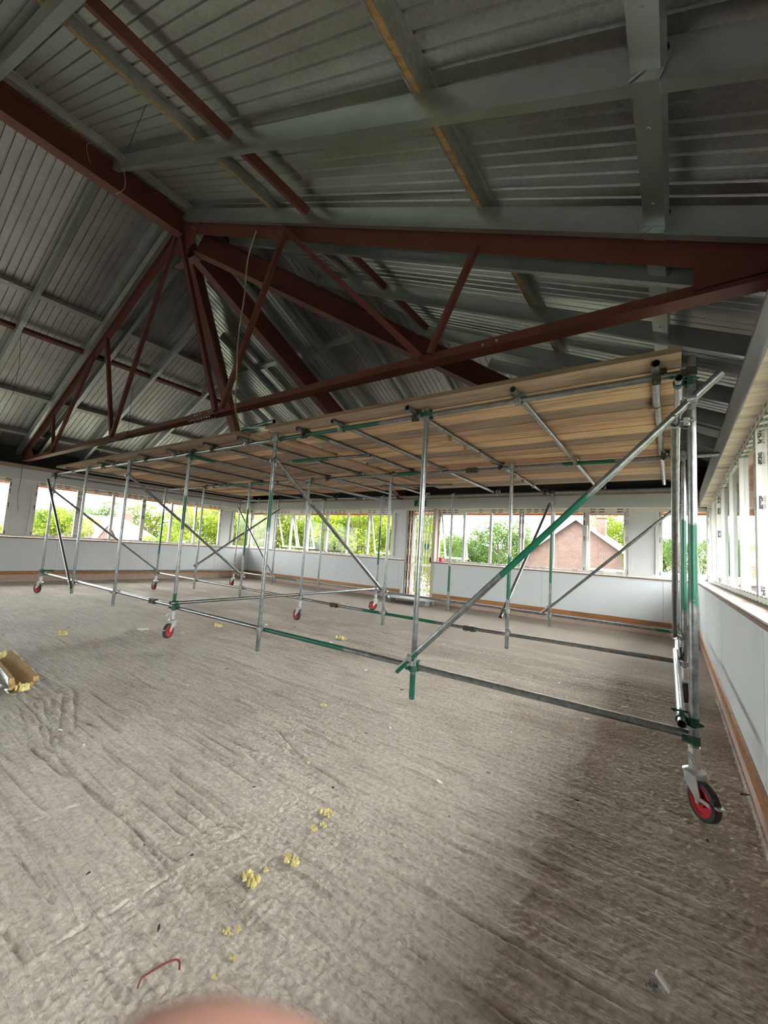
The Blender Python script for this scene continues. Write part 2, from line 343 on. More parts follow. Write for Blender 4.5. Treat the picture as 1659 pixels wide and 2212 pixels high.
# ------------------------------------------------------------------ floor
import numpy as np
def vnoise(x, y, seed):
    xi = np.floor(x).astype(np.int64); yi = np.floor(y).astype(np.int64); fx, fy = x - xi, y - yi
    fx = fx * fx * (3 - 2 * fx); fy = fy * fy * (3 - 2 * fy)
    def h(a, b):
        n = (a * 374761393 + b * 668265263 + seed * 974711) & 0x7fffffff
        n = ((n ^ (n >> 13)) * 1274126177) & 0x7fffffff
        return ((n ^ (n >> 16)) & 0xffff) / 65535.0
    return (h(xi, yi) * (1 - fx) + h(xi + 1, yi) * fx) * (1 - fy) + (h(xi, yi + 1) * (1 - fx) + h(xi + 1, yi + 1) * fx) * fy
def relief():
    gx = np.concatenate([np.arange(-6.4, -2.6, .0145), np.arange(-2.6, XR - .004, .0065), [XR]]); gy = np.concatenate([np.arange(-.3, .5, .0145), np.arange(.5, 2.7, .0065), np.arange(2.7, 6.2, .0145), [6.2]])
    X, Y_ = np.meshgrid(gx, gy); wx = vnoise(X * 1.3, Y_ * 1.3, 9) * .12; wy = Y_ + vnoise(X * 2.1, Y_ * 2.1, 3) * .035
    rid = vnoise(X * 2.2, wy * 34, 1) * .6 + vnoise(X * 5, wy * 62, 2) * .4                       # tamping ridges along x
    big = vnoise(X * .9, wy * 9, 4)
    gr = vnoise(X * 72, Y_ * 80, 5) * .65 + vnoise(X * 115, Y_ * 120, 6) * .35                   # pebbly grain
    amt = vnoise(X * .8, Y_ * .8, 7)                                                             # where the grain dominates
    amt = np.clip((amt - .3) * 2.2 + np.clip((X + 2.2) * .35, -.3, .5), .12, 1)
    z = -.0085 - .0125 * (1 - rid) * (.55 + .45 * big) - .0062 * (1 - np.clip((gr - .42) * 2.8, 0, 1)) * (.25 + .9 * amt) - .004 * (1 - big)
    rnd = random.Random(8)
    lines = [(-4.24, 1.04, -3.14, 1.01), (-4.27, 1.15, -3.13, 1.01), (-4.3, 1.26, -3.15, 1.03), (-4.33, 1.38, -3.17, 1.06), (-4.39, 1.48, -3.21, 1.1), (-4.45, 1.59, -3.43, 1.26), (-4.25, 1.10, -3.3, 1.02), (-4.31, 1.32, -3.3, 1.09), (-2.43, 1.21, -1.9, 1.21), (-2.39, 1.37, -1.76, 1.36), (-2.3, 1.28, -1.8, 1.29), (-2.11, 2.11, -1.55, 2.02), (-2.57, 2.29, -1.98, 2.07), (-1.96, .56, -1.73, .58), (-2.42, .69, -1.9, .71), (-3.58, 1.33, -2.34, 1.32), (-3.56, 1.85, -2.29, 1.94), (-3.3, 1.72, -1.9, 1.70), (-3.2, 1.08, -2.3, 1.06)]
    for k in range(46):
        x0 = rnd.uniform(-5.0, -1.9); y0 = rnd.uniform(.55, 3.2); L = rnd.uniform(.35, 1.3); lines.append((x0, y0, min(x0 + L, -1.74), y0 + rnd.uniform(-.05, .05)))
    for k in range(12):
        x0 = rnd.uniform(-1.6, -.6); y0 = rnd.uniform(.9, 3.0); L = rnd.uniform(.3, .8); lines.append((x0, y0, x0 + L, y0 + rnd.uniform(-.04, .04)))
    lines += [(-1.74, .55, -1.70, 1.95), (-2.56, .6, -2.50, 1.3)]
    wob = (vnoise(X * 30, Y_ * 30, 11) - .5) * 1e-4
    for x0, y0, x1, y1 in lines:
        i0, i1 = np.searchsorted(gx, [min(x0, x1) - .15, max(x0, x1) + .15]); j0, j1 = np.searchsorted(gy, [min(y0, y1) - .15, max(y0, y1) + .15]); w_ = (slice(j0, j1), slice(i0, i1))
        dx, dy = x1 - x0, y1 - y0; L2 = dx * dx + dy * dy; xs, ys = X[w_], Y_[w_]
        t = np.clip(((xs - x0) * dx + (ys - y0) * dy) / L2, 0, 1); d2 = (xs - x0 - t * dx) ** 2 + (ys - y0 - t * dy) ** 2 + wob[w_]
        wl = (.018 if x0 < -2.6 else .012) if abs(dx) > .2 else .005
        am = 1.0 if abs(dx) > .2 else .28
        z[w_] += am * (.0070 if am > .5 else .002) * np.exp(-d2 / (2.4 * wl) ** 2) - am * .020 * np.exp(-d2 / wl ** 2) * np.minimum(1, 6 * np.minimum(t, 1 - t) + .15)
    edge = np.minimum(np.minimum(X - gx[0], 99), np.minimum(Y_ - gy[0], gy[-1] - Y_)); z = np.minimum(z, 0) * np.clip(edge / .35, 0, 1)
    z[:, -1] = 0
    ny, nx = X.shape; V = np.stack([X.ravel(), Y_.ravel(), z.ravel()], 1)
    idx = np.arange(ny * nx).reshape(ny, nx); Q = np.stack([idx[:-1, :-1].ravel(), idx[:-1, 1:].ravel(), idx[1:, 1:].ravel(), idx[1:, :-1].ravel()], 1)
    a, b, c, d = gx[0], gx[-1], gy[0], gy[-1]; A, B, C_, D = XL - .3, XR + .3, YB - .3, YF + .3; n0 = len(V)
    ext = []; EQ = []
    for (x0, x1, y0, y1) in ((A, a, C_, D), (b, B, C_, D), (a, b, C_, c), (a, b, d, D)):
        o = n0 + len(ext); ext += [(x0, y0, 0), (x1, y0, 0), (x1, y1, 0), (x0, y1, 0)]; EQ.append((o, o + 1, o + 2, o + 3))
    o = n0 + len(ext); ext += [(A, C_, -.25), (B, C_, -.25), (B, D, -.25), (A, D, -.25)]; EQ.append((o + 3, o + 2, o + 1, o))
    V = np.concatenate([V, np.array(ext)]); Q = np.concatenate([Q, np.array(EQ)])
    me = bpy.data.meshes.new('floor'); me.vertices.add(len(V)); me.vertices.foreach_set('co', V.astype(np.float32).ravel())
    me.loops.add(Q.size); me.loops.foreach_set('vertex_index', Q.astype(np.int32).ravel()); me.polygons.add(len(Q)); me.polygons.foreach_set('loop_start', np.arange(0, Q.size, 4, dtype=np.int32))
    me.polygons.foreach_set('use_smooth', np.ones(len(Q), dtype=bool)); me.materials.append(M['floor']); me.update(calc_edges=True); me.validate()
    o = bpy.data.objects.new('floor', me); COL.objects.link(o); return o
tag(relief(), 'rough tamped grey concrete floor with ridged streaks', 'floor', kind='structure')

# ------------------------------------------------------------------ walls
def wmap(side, s0, s1, d0, d1):
    if side == 'right': return (XR + d0, XR + d1, s0, s1)
    if side == 'left': return (XL - d1, XL - d0, s0, s1)
    if side == 'far': return (s0, s1, YF + d0, YF + d1)
    return (s0, s1, YB - d1, YB - d0)
def wb(mb, side, s0, s1, d0, d1, z0, z1, mi=0): return mb.box(*wmap(side, s0, s1, d0, d1), z0, z1, mi)
SILL, WB, WT, HEAD, BT, PT = 1.13, 1.165, 2.62, 2.655, 2.94, 3.04
spans = {'right': (YB - 0.3, YF + 0.3), 'left': (YB - 0.3, YF + 0.3), 'far': (XL - 0.3, XR + 0.3), 'rear': (XL - 0.3, XR + 0.3)}
inner = {'right': (YB, YF), 'left': (YB, YF), 'far': (XL, XR), 'rear': (XL, XR)}
DOOR = (-6.50, -5.60)
WALLS = {}
def panels(par, side, a, b, step, z0, z1, d0, d1, name='panel', mat='plaster', gap=0.004, off=0.0):
    x = a; k = 0
    while x < b - 0.02:
        e = min(b, x + (step if k or not off else off)); k += 1
        m_ = MB(); wb(m_, side, x + (gap / 2 if x > a else 0), e - (gap / 2 if e < b else 0), d0, d1, z0, z1); m_.build(name, mat, par); x = e
for ti, side in enumerate(('right', 'left', 'far', 'rear')):
    a, b = inner[side]; A, B = spans[side]
    mid = {'right': (XR, 0, 0), 'left': (XL, 0, 0), 'far': (RX, YF, 0), 'rear': (RX, YB, 0)}[side]
    wl = empty('wall_' + side, mid); WALLS[side] = wl
    tag(wl, {'right': 'white plasterboard wall with deep window ledge beside the scaffold', 'left': 'white plasterboard wall below the left-hand windows', 'far': 'white plasterboard wall around the gated doorway', 'rear': 'white plasterboard wall behind the viewpoint'}[side], 'wall', kind='structure')
    segs = [(a, b)] if side != 'far' else [(a, DOOR[0] - 0.09), (DOOR[1] + 0.09, b)]
    big = [(A, B)] if side != 'far' else [(A, DOOR[0]), (DOOR[1], B)]
    for (p_, q_) in segs:
        panels(wl, side, p_, q_, 2.4, 0.185, SILL, 0.0, 0.03, gap=.010 if side == 'right' else .005, off=1.29 if side == 'right' else (2.93 if side == 'far' and p_ > -6 else 0))
    for (p_, q_) in big:
        m_ = MB(); wb(m_, side, p_, q_, 0.03, 0.30, -0.2, SILL - 0.02); m_.build('core', 'block', wl)
        m_ = MB(); wb(m_, side, p_, q_, -0.012, 0.34, SILL - 0.0, SILL + 0.025); m_.build('ledge', 'ledge', wl)
        m_ = MB(); wb(m_, side, p_, q_, -0.02, -0.012, SILL - 0.012, SILL + 0.012); m_.build('ledge_edge', 'browntrim', wl)
        m_ = MB(); wb(m_, side, p_, q_, 0.012, 0.03, 0.0, 0.185); m_.build('plaster_strip', 'pink', wl)
    # bulkhead over the windows
    off = 0.045 if side == 'right' else 0.0
    panels(wl, side, a, b, 2.4, HEAD, BT, off, off + 0.03, 'bulkhead_panel')
    m_ = MB(); wb(m_, side, A, B, off + 0.03, 0.34, HEAD + 0.006, BT); m_.build('bulkhead_core', 'plate', wl)
    panels(wl, side, a, b, 2.4, HEAD - 0.006, HEAD + 0.006, off + 0.004, 0.2, 'soffit_board', 'soffw', 0.002)
    m_ = MB(); wb(m_, side, A, B, off + 0.02, 0.34, BT, PT); m_.build('wall_plate', 'plate', wl)
    m_ = MB(); wb(m_, side, A, B, 0.30, 0.34, PT, 3.52); m_.build('eaves_closer', 'dark', wl)
    m_ = MB(); wb(m_, side, a - 1.0, b + 1.0, 0.27, 1.0, HEAD - 0.03, HEAD); m_.build('eaves_soffit', 'soffx', wl)
    m_ = MB(); wb(m_, side, a - 1.03, b + 1.03, 1.0, 1.03, HEAD - 0.08, 3.28); m_.build('fascia', 'soffx', wl)
    bb = empty('baseboard_' + side, mid); tag(bb, {'right': 'orange-brown skirting board along the wall next to the scaffold', 'left': 'orange-brown skirting board under the left-hand windows', 'far': 'orange-brown skirting board on either side of the gate', 'rear': 'orange-brown skirting board behind the viewpoint'}[side], 'skirting', kind='structure')
    for (p_, q_) in segs:
        panels(bb, side, p_, q_, 3.6, 0.185, 0.277, -0.02, 0.0, 'skirting_board', 'skirt', 0.002)

# right-hand wall outside lining beyond glass, plus rear reveal handled by frames

# ------------------------------------------------------------------ windows
wcount = [0]
LIGHTS = {}
def window_unit(side, s0, s1, bars, opens=(), label='', tape=True):
    """one framed unit; bars = list of (centre, width) of mullions, opens = {light index: tilt degrees}"""
    wcount[0] += 1
    d0, d1 = 0.17, 0.245; fw = 0.055
    t = empty('window_%d' % wcount[0], {'right': (XR + .2, (s0 + s1) / 2, WB), 'left': (XL - .2, (s0 + s1) / 2, WB), 'far': ((s0 + s1) / 2, YF + .2, WB), 'rear': ((s0 + s1) / 2, YB - .2, WB)}[side])
    tag(t, label, 'window', kind='structure')
    fm = ['tape', 'tapev'] if tape else ['upvc', 'upvc']
    m_ = MB(); wb(m_, side, s0, s1, d0, d1, WB, WB + fw); wb(m_, side, s0, s1, d0, d1, WT - fw, WT + 0.035); wb(m_, side, s0, s0 + fw, d0, d1, WB + fw, WT - fw, 1); wb(m_, side, s1 - fw, s1, d0, d1, WB + fw, WT - fw, 1)
    m_.build('frame', fm, t)
    edges = [s0 + fw]
    for c, wd in bars:
        m_ = MB(); wb(m_, side, c - wd / 2, c + wd / 2, d0, d1, WB + fw, WT - fw); m_.build('mullion', fm[1] if wd > 0.08 else 'upvc', t)
        edges += [c - wd / 2, c + wd / 2]
    edges.append(s1 - fw)
    od = dict(opens)
    for k in range(len(edges) // 2):
        a, b = edges[2 * k], edges[2 * k + 1]
        if k in od:
            zt = WT - fw; ang = math.radians(od[k]); par = t
            def T(pt):  # tilt about the top edge, bottom outwards
                s_, d_, z_ = pt; dz = z_ - zt; dd = d_ - 0.235
                return (s_, 0.235 + dd * math.cos(ang) - dz * math.sin(ang), zt + dz * math.cos(ang) + dd * math.sin(ang))
            def tb(mbb, s_0, s_1, dd0, dd1, zz0, zz1):
                V = [(s_0, dd0, zz0), (s_1, dd0, zz0), (s_1, dd1, zz0), (s_0, dd1, zz0), (s_0, dd0, zz1), (s_1, dd0, zz1), (s_1, dd1, zz1), (s_0, dd1, zz1)]
                W = []
                for q in V:
                    s_, d_, z_ = T(q); x0, x1, y0, y1 = wmap(side, s_, s_, d_, d_); W.append((x0, y0, z_))
                mbb.add(W, [(0, 3, 2, 1), (4, 5, 6, 7), (0, 1, 5, 4), (1, 2, 6, 5), (2, 3, 7, 6), (3, 0, 4, 7)])
            m_ = MB(); z0, z1 = WB + fw, zt; sw = 0.045
            tb(m_, a, b, .215, .255, z0, z0 + sw); tb(m_, a, b, .215, .255, z1 - sw, z1); tb(m_, a, a + sw, .215, .255, z0 + sw, z1 - sw); tb(m_, b - sw, b, .215, .255, z0 + sw, z1 - sw)
            sa = m_.build('opening_sash', 'upvc', t)
            m_ = MB(); tb(m_, a + sw, b - sw, .232, .238, z0 + sw, z1 - sw); m_.build('pane', 'glass', sa)
        else:
            m_ = MB(); wb(m_, side, a, b, 0.205, 0.211, WB + fw, WT - fw); m_.build('pane', 'glass', t)
    return t
def infill(side, s0, s1, name_label):
    wcount[0] += 1
    t = empty('window_%d' % wcount[0], {'right': (XR + .2, (s0 + s1) / 2, WB), 'left': (XL - .2, (s0 + s1) / 2, WB), 'far': ((s0 + s1) / 2, YF + .2, WB), 'rear': ((s0 + s1) / 2, YB - .2, WB)}[side])
    tag(t, name_label, 'window panel', kind='structure')
    m_ = MB(); f = 0.07
    wb(m_, side, s0, s1, .15, .25, WB, WB + f); wb(m_, side, s0, s1, .15, .25, WT - f, WT + .035); wb(m_, side, s0, s0 + f, .15, .25, WB + f, WT - f); wb(m_, side, s1 - f, s1, .15, .25, WB + f, WT - f)
    m_.build('frame', 'upvc', t)
    m_ = MB(); wb(m_, side, s0 + f, s1 - f, .19, .24, WB + f, WT - f); m_.build('infill_panel', 'panelgrey', t)
k1 = 1.0194   # far wall glass plane sits 0.2 behind the plaster
F = lambda x: x * k1
window_unit('far', F(-13.78), F(-12.80), [], label='single narrow window in the far corner left of the solid panel')
infill('far', F(-12.80), F(-12.36), 'solid white panel next to the corner window on the far wall')
window_unit('far', F(-12.36), F(-9.70), [(F(-11.47), .06), (F(-10.58), .06)], {0: 17, 1: 17}, 'three-light window with two sashes tilted out beside the corner panel')
window_unit('far', F(-9.70), F(-6.95), [(F(-8.76), .06), (F(-7.90), .06)], {2: 15}, 'three-light window between the tilted sashes and the gate')
infill('far', F(-6.95), -6.53, 'solid white panel immediately left of the gate')
window_unit('far', F(-5.42), F(-3.11), [(F(-4.63), .06), (F(-3.89), .06)], {0: 15}, 'three-light window immediately right of the gate above the red bucket')
window_unit('far', F(-3.09), F(-0.80), [(F(-2.35), .06), (F(-1.66), .09)], {2: 7}, 'three-light window looking at the brick gable')
infill('far', F(-0.80), F(-0.24), 'solid white panel beside the last window of the far wall')
window_unit('far', F(-0.24), 0.60, [], label='single narrow window in the far right corner')
G = lambda y: y * 1.0145   # left wall glass plane
window_unit('left', G(2.05), G(2.98), [], label='single window at the left edge of the picture')
infill('left', G(2.98), G(3.46), 'solid white panel behind the dangling wire on the left-hand wall')
window_unit('left', G(3.46), G(6.22), [(G(4.47), .13), (G(5.34), .07)], label='three-light window on the left wall looking at tiled roofs')
window_unit('left', G(6.22), G(8.98), [(G(7.13), .07), (G(7.99), .07)], label='three-light window on the left wall nearest the far corner')
infill('left', G(8.98), G(9.52), 'solid white panel on the left wall next to the far corner')
window_unit('left', G(9.52), 10.50, [], label='single narrow window on the left wall at the far corner')
y = G(2.05); kk = 0
while y > YB + 1.0:
    y2 = max(YB + 0.1, y - 2.7); kk += 1
    window_unit('left', y2, y, [(y2 + (y - y2) / 3, .07), (y2 + 2 * (y - y2) / 3, .07)], label='three-light window on the left wall outside the picture', tape=False); y = y2
ry = [10.52, 9.98, 9.24, 8.36]
window_unit('right', 8.36, 10.52, [(9.98, .06), (9.24, .06)], label='three-light window at the far end of the right-hand wall')
window_unit('right', 4.53, 8.34, [(7.50, .06), (6.48, .06), (5.54, .07)], label='four-light window behind the scaffold corner post')
window_unit('right', 0.70, 4.51, [(3.55, .06), (2.60, .06), (1.65, .06)], label='four-light window at the right edge of the picture')
y = 0.68
while y > YB + 1.0:
    y2 = max(YB + 0.1, y - 3.6)
    window_unit('right', y2, y, [(y2 + (y - y2) * j / 4, .07) for j in (1, 2, 3)], label='four-light window on the right-hand wall outside the picture', tape=False); y = y2
panels(WALLS['rear'], 'rear', XL - .2, XR + .2, 2.4, SILL, HEAD, 0.0, 0.25)

# ------------------------------------------------------------------ gated doorway
dr = empty('door_1', ((DOOR[0] + DOOR[1]) / 2, YF + .2, 0.15)); tag(dr, 'glazed door with brown and white frame behind the folding gate', 'door', kind='structure')
m_ = MB(); wb(m_, 'far', DOOR[0] - .09, DOOR[0], -0.01, .3, 0, WT + .05); m_.build('jamb', 'plaster', dr)
m_ = MB(); wb(m_, 'far', DOOR[1], DOOR[1] + .09, -0.01, .3, 0, WT + .05); m_.build('jamb', 'ledge', dr)
m_ = MB(); wb(m_, 'far', DOOR[0], DOOR[1], 0.0, .3, -.1, .15); m_.build('threshold', 'maroon', dr)
m_ = MB(); wb(m_, 'far', DOOR[0], DOOR[1], .1, .3, WT - .02, WT + .06); m_.build('head_rail', 'maroon', dr)
m_ = MB(); wb(m_, 'far', DOOR[0], DOOR[0] + .13, .12, .26, .15, WT); m_.build('brown_stile', 'brown', dr)
m_ = MB(); wb(m_, 'far', DOOR[0] + .13, DOOR[0] + .19, .17, .23, .15, WT - .08); wb(m_, 'far', DOOR[1] - .06, DOOR[1], .17, .23, .15, WT - .08); wb(m_, 'far', DOOR[0] + .19, DOOR[1] - .06, .17, .23, .15, .22); wb(m_, 'far', DOOR[0] + .19, DOOR[1] - .06, .17, .23, WT - .14, WT - .08); wb(m_, 'far', DOOR[0] + .19, DOOR[1] - .06, .17, .23, 1.0, 1.06)
lf = m_.build('door_leaf', 'white', dr)
m_ = MB(); wb(m_, 'far', DOOR[0] + .19, DOOR[1] - .06, .197, .203, .22, 1.0); m_.build('pane', 'glass', lf)
m_ = MB(); wb(m_, 'far', DOOR[0] + .19, DOOR[1] - .06, .197, .203, 1.06, WT - .14); m_.build('pane', 'glass', lf)
m_ = MB(); wb(m_, 'far', -5.95, -5.80, .19, .196, 1.48, 1.66); m_.build('door_notice', 'signgreen', lf)
m_ = MB(); wb(m_, 'far', -5.70, -5.60, .08, .17, 1.12, 1.27); m_.build('lock_box', 'dark', dr)
gt = empty('folding_gate', (-6.05, YF + .06, .15)); tag(gt, 'cream folding lattice security gate across the doorway', 'gate')
gx = [DOOR[0] + .01 + i * (DOOR[1] - DOOR[0] - .03) / 9 for i in range(10)]
for i, x in enumerate(gx):
    m_ = MB(); m_.box(x, x + .014, YF + .05, YF + .075, .16, WT); m_.build('picket', 'gate', gt)
m_ = MB()
for i in range(9):
    for j in range(5):
        z0 = .25 + j * .46
        for sgn in (1, -1):
            za, zb_ = (z0, z0 + .44) if sgn > 0 else (z0 + .44, z0)
            m_.ext([(-.005, -.003), (.005, -.003), (.005, .003), (-.005, .003)], (gx[i] + .007, YF + .045, za), (gx[i + 1] + .007, YF + .045, zb_), (1, 0, 0), (0, 1, 0))
tag(m_.build('lattice_bars', 'gate', gt), kind='stuff')
m_ = MB(); m_.box(DOOR[0], DOOR[1], YF + .03, YF + .1, WT, WT + .035); m_.build('top_track', 'gate', gt)
m_ = MB(); m_.box(DOOR[0], DOOR[1], YF + .03, YF + .1, .15, .165); m_.build('bottom_track', 'gate', gt)
# exit sign
sg = empty('exit_sign', (-6.05, YF - .02, 2.74)); tag(sg, 'green emergency exit sign with white running figure above the gate', 'sign')
m_ = MB(); m_.box(-6.24, -5.86, YF - .03, YF, 2.735, 2.905); m_.build('plate', 'signgreen', sg)
m_ = MB()
def fig(mbx, ox, oz, sc):
    def qd(pts): 
        n = len(pts); V = [(ox + a * sc, YF - .033, oz + b * sc) for a, b in pts] + [(ox + a * sc, YF - .03, oz + b * sc) for a, b in pts]
        mbx.add(V, [tuple(range(n)), tuple(range(2 * n - 1, n - 1, -1))] + [(i, (i + 1) % n, n + (i + 1) % n, n + i) for i in range(n)])
    qd([(.46 + .09 * math.cos(t * math.pi / 4), .88 + .09 * math.sin(t * math.pi / 4)) for t in range(8)])
    qd([(.30, .75), (.46, .78), (.44, .42), (.28, .42)]); qd([(.30, .74), (.10, .60), (.14, .54), (.32, .64)]); qd([(.44, .74), (.62, .56), (.68, .62), (.48, .78)])
    qd([(.30, .44), (.16, .16), (-.06, .12), (-.05, .04), (.22, .07), (.40, .40)]); qd([(.36, .44), (.44, .42), (.60, .24), (.50, .0), (.42, .02), (.49, .22)])
fig(m_, -6.155, 2.748, .148); m_.build('running_figure', 'white', sg)
m_ = MB(); m_.box(-6.03, -5.99, YF - .033, YF - .03, 2.755, 2.885); m_.box(-5.95, -5.90, YF - .033, YF - .03, 2.755, 2.885); m_.build('door_symbol', 'white', sg)
# low platform in front of gate
pf = empty('step_platform', (-5.9, 9.75, 0)); tag(pf, 'low grey plywood step platform on blocks below the gate', 'platform')
m_ = MB(); m_.box(-6.55, -5.22, 9.45, 10.15, .115, .145); m_.build('top', 'ply', pf)
for x_, y_ in ((-6.4, 9.55), (-5.42, 9.55)):
    m_ = MB(); m_.box(x_ - .1 if x_ > -6 else x_ - .02, x_ + .12 if x_ > -6 else x_ + .02, y_, y_ + .25, 0, .115); m_.build('support_block', 'block', pf)
m_ = MB(); m_.box(-6.4, -5.3, 9.95, 10.05, 0, .115); m_.build('rear_bearer', 'block', pf)
m_ = MB(); m_.lathe([(.045, .0), (.06, .13), (.056, .13), (.042, .008), (.0, .008), (.0, .0)], (-5.35, YF + .09, SILL + .025), (0, 0, 1), 18)
bk = empty('small_bucket', (-5.35, YF + .09, SILL + .025)); tag(bk, 'small pinkish red plastic bucket on the window ledge right of the gate', 'bucket')
m_.build('tub', 'pinkcup', bk, True); m_ = MB(); m_.box(-5.43, -5.37, YF + .02, YF + .03, SILL + .04, SILL + .1); m_.build('paper_label', 'white', bk)

# ------------------------------------------------------------------ roof decking (ribbed galvanised sheets)
ceil = empty('ceiling', (RX, 0, DECK)); tag(ceil, 'ribbed galvanised metal roof decking over the whole hall', 'ceiling', kind='structure')
PITCH = 0.112
PROF = [(0.0, 0.0), (0.086, 0.0), (0.092, 0.015), (0.103, 0.015)]       # flat pan then a shallow groove rising away from the room
EAVE = 1.02
def top_run(c):     # horizontal distance from ridge at which the sheet starts (hips)
    if c > RY1: return c - RY1
    if c < RY0: return RY0 - c
    return 0.0
def slope_panels(side, ends=None):
    if side in ('right', 'left'):
        sgn = 1 if side == 'right' else -1; half = (XR - XL) / 2 + EAVE; lo, hi = RY0 - half, RY1 + half
        def pt(c, run, h): return (RX + sgn * run + sgn * h * ST, c, DECK - SLP * run + h * CT)
        start = top_run; end = half
    else:
        sgn = 1 if side == 'far' else -1; half = (XR - XL) / 2 + EAVE; lo, hi = RX - half, RX + half; yr = RY1 if side == 'far' else RY0
        def pt(c, run, h): return (c, yr + sgn * run + sgn * h * ST, DECK - SLP * run + h * CT)
        start = lambda c: abs(c - RX); end = half
    c = lo; ribs = 0
    while c < hi:
        m_ = MB(); prev = None
        nr = 9
        cs = []
        for r_ in range(nr):
            for u, h in PROF:
                cc = c + r_ * PITCH + u
                if cc <= hi: cs.append((cc, h))
        if c + nr * PITCH <= hi: cs.append((c + nr * PITCH, 0.0))
        V = []; Fc = []
        for cc, h in cs:
            s_ = min(start(cc), end - 0.01); V += [pt(cc, s_, h), pt(cc, end, h)]
        for i in range(len(cs) - 1):
            Fc.append((2 * i, 2 * i + 1, 2 * i + 3, 2 * i + 2))
        if len(cs) > 1: m_.add(V, Fc); m_.build('panel', 'deck', ceil)
        c += nr * PITCH
for sd in ('right', 'left', 'far', 'rear'): slope_panels(sd)

# ridge and hip cappings laid over the sheet ends
def capping(p, q, n1, d1, n2, d2, wd=.22, lift=.022):
    p, q, n1, d1, n2, d2 = (Vector(t) for t in (p, q, n1, d1, n2, d2)); up = Vector((0, 0, lift * 1.2))
    m_ = MB(); V = []
    for a in (p, q): V += [a + d1 * wd + n1 * lift, a + up, a + d2 * wd + n2 * lift]
    m_.add(V, [(0, 1, 4, 3), (1, 2, 5, 4)]); m_.build('capping', 'deck', ceil)
_h = (XR - XL) / 2 + EAVE
capping((RX, RY0, DECK), (RX, RY1, DECK), (ST, 0, CT), (CT, 0, -ST), (-ST, 0, CT), (-CT, 0, -ST))
for sx in (1, -1):
    for yr, sy in ((RY1, 1), (RY0, -1)):
        capping((RX, yr, DECK), (RX + sx * _h, yr + sy * _h, DECK - SLP * _h), (sx * ST, 0, CT), (0, -sy * 1.0, 0), (0, sy * ST, CT), (-sx * 1.0, 0, 0))

# ------------------------------------------------------------------ steel sections
def sigma(depth, fl, t=0.004, lip=0.016):
    d = depth
    pl = [(fl, lip + .011), (fl, .011), (0, 0), (-.005, d * .2), (-.008, d * .4), (-.008, d * .6), (-.005, d * .8), (0, d), (fl, d), (fl, d - lip)]
    return thick(pl[::-1], -t) if False else thick(pl, -t)
def chan(depth, fl, t=0.004):
    return thick([(fl, 0), (0, 0), (0, depth), (fl, depth)], -t)
def ibeam(h, b, tw=.010, tf=.014):
    return [(-b / 2, 0), (b / 2, 0), (b / 2, tf), (tw / 2, tf), (tw / 2, h - tf), (b / 2, h - tf), (b / 2, h), (-b / 2, h), (-b / 2, h - tf), (-tw / 2, h - tf), (-tw / 2, tf), (-b / 2, tf)]
RF = empty('roof_frame', (RX, 0, RAFT)); tag(RF, 'galvanised rafters and purlins carrying the metal roof decking', 'roof frame', kind='structure')
nR = Vector((ST, 0, CT)); nL = Vector((-ST, 0, CT)); nF = Vector((0, ST, CT)); nB = Vector((0, -ST, CT))
def rp(side, run, c, off):
    z = off - SLP * run
    if side == 'R': return Vector((RX + run, c, z))
    if side == 'L': return Vector((RX - run, c, z))
    return Vector((c, RY1 + run, z))
HALF = (XR - XL) / 2
def rafter(side, c, r0=None, r1=None, deep=0.185, fl=0.075):
    if side in 'RL': st = max(0.14, top_run(c) + 0.16)
    else: st = abs(c - RX) + 0.16
    r0 = st if r0 is None else r0; r1 = HALF + 0.20 if r1 is None else r1
    if r1 - r0 < .2: return
    n = {'R': nR, 'L': nL, 'F': nF}[side]; a = Vector((0, 1, 0)) if side in 'RL' else Vector((1, 0, 0))
    m_ = MB(); m_.ext(sigma(deep, fl), rp(side, r0, c, RAFT), rp(side, r1, c, RAFT), a, n); m_.build('rafter', 'raft', RF, True)
for c in (-2.0, -0.66, 0.67, 2.0, 3.05, 3.62, 4.67, 5.97, 6.95, 8.2): rafter('R', c)
for c in (-2.0, -0.66, 0.65, 1.92, 3.03, 3.42, 4.4, 5.7, 6.95, 8.2): rafter('L', c)
for c in (-12.2, -10.9, -9.6, -8.3, -7.35, -6.55, -6.08, -5.05, -3.8, -2.5, -1.2): rafter('F', c)
def hipclip(run): return RY0 - run, RY1 + run      # extent in y at a given run
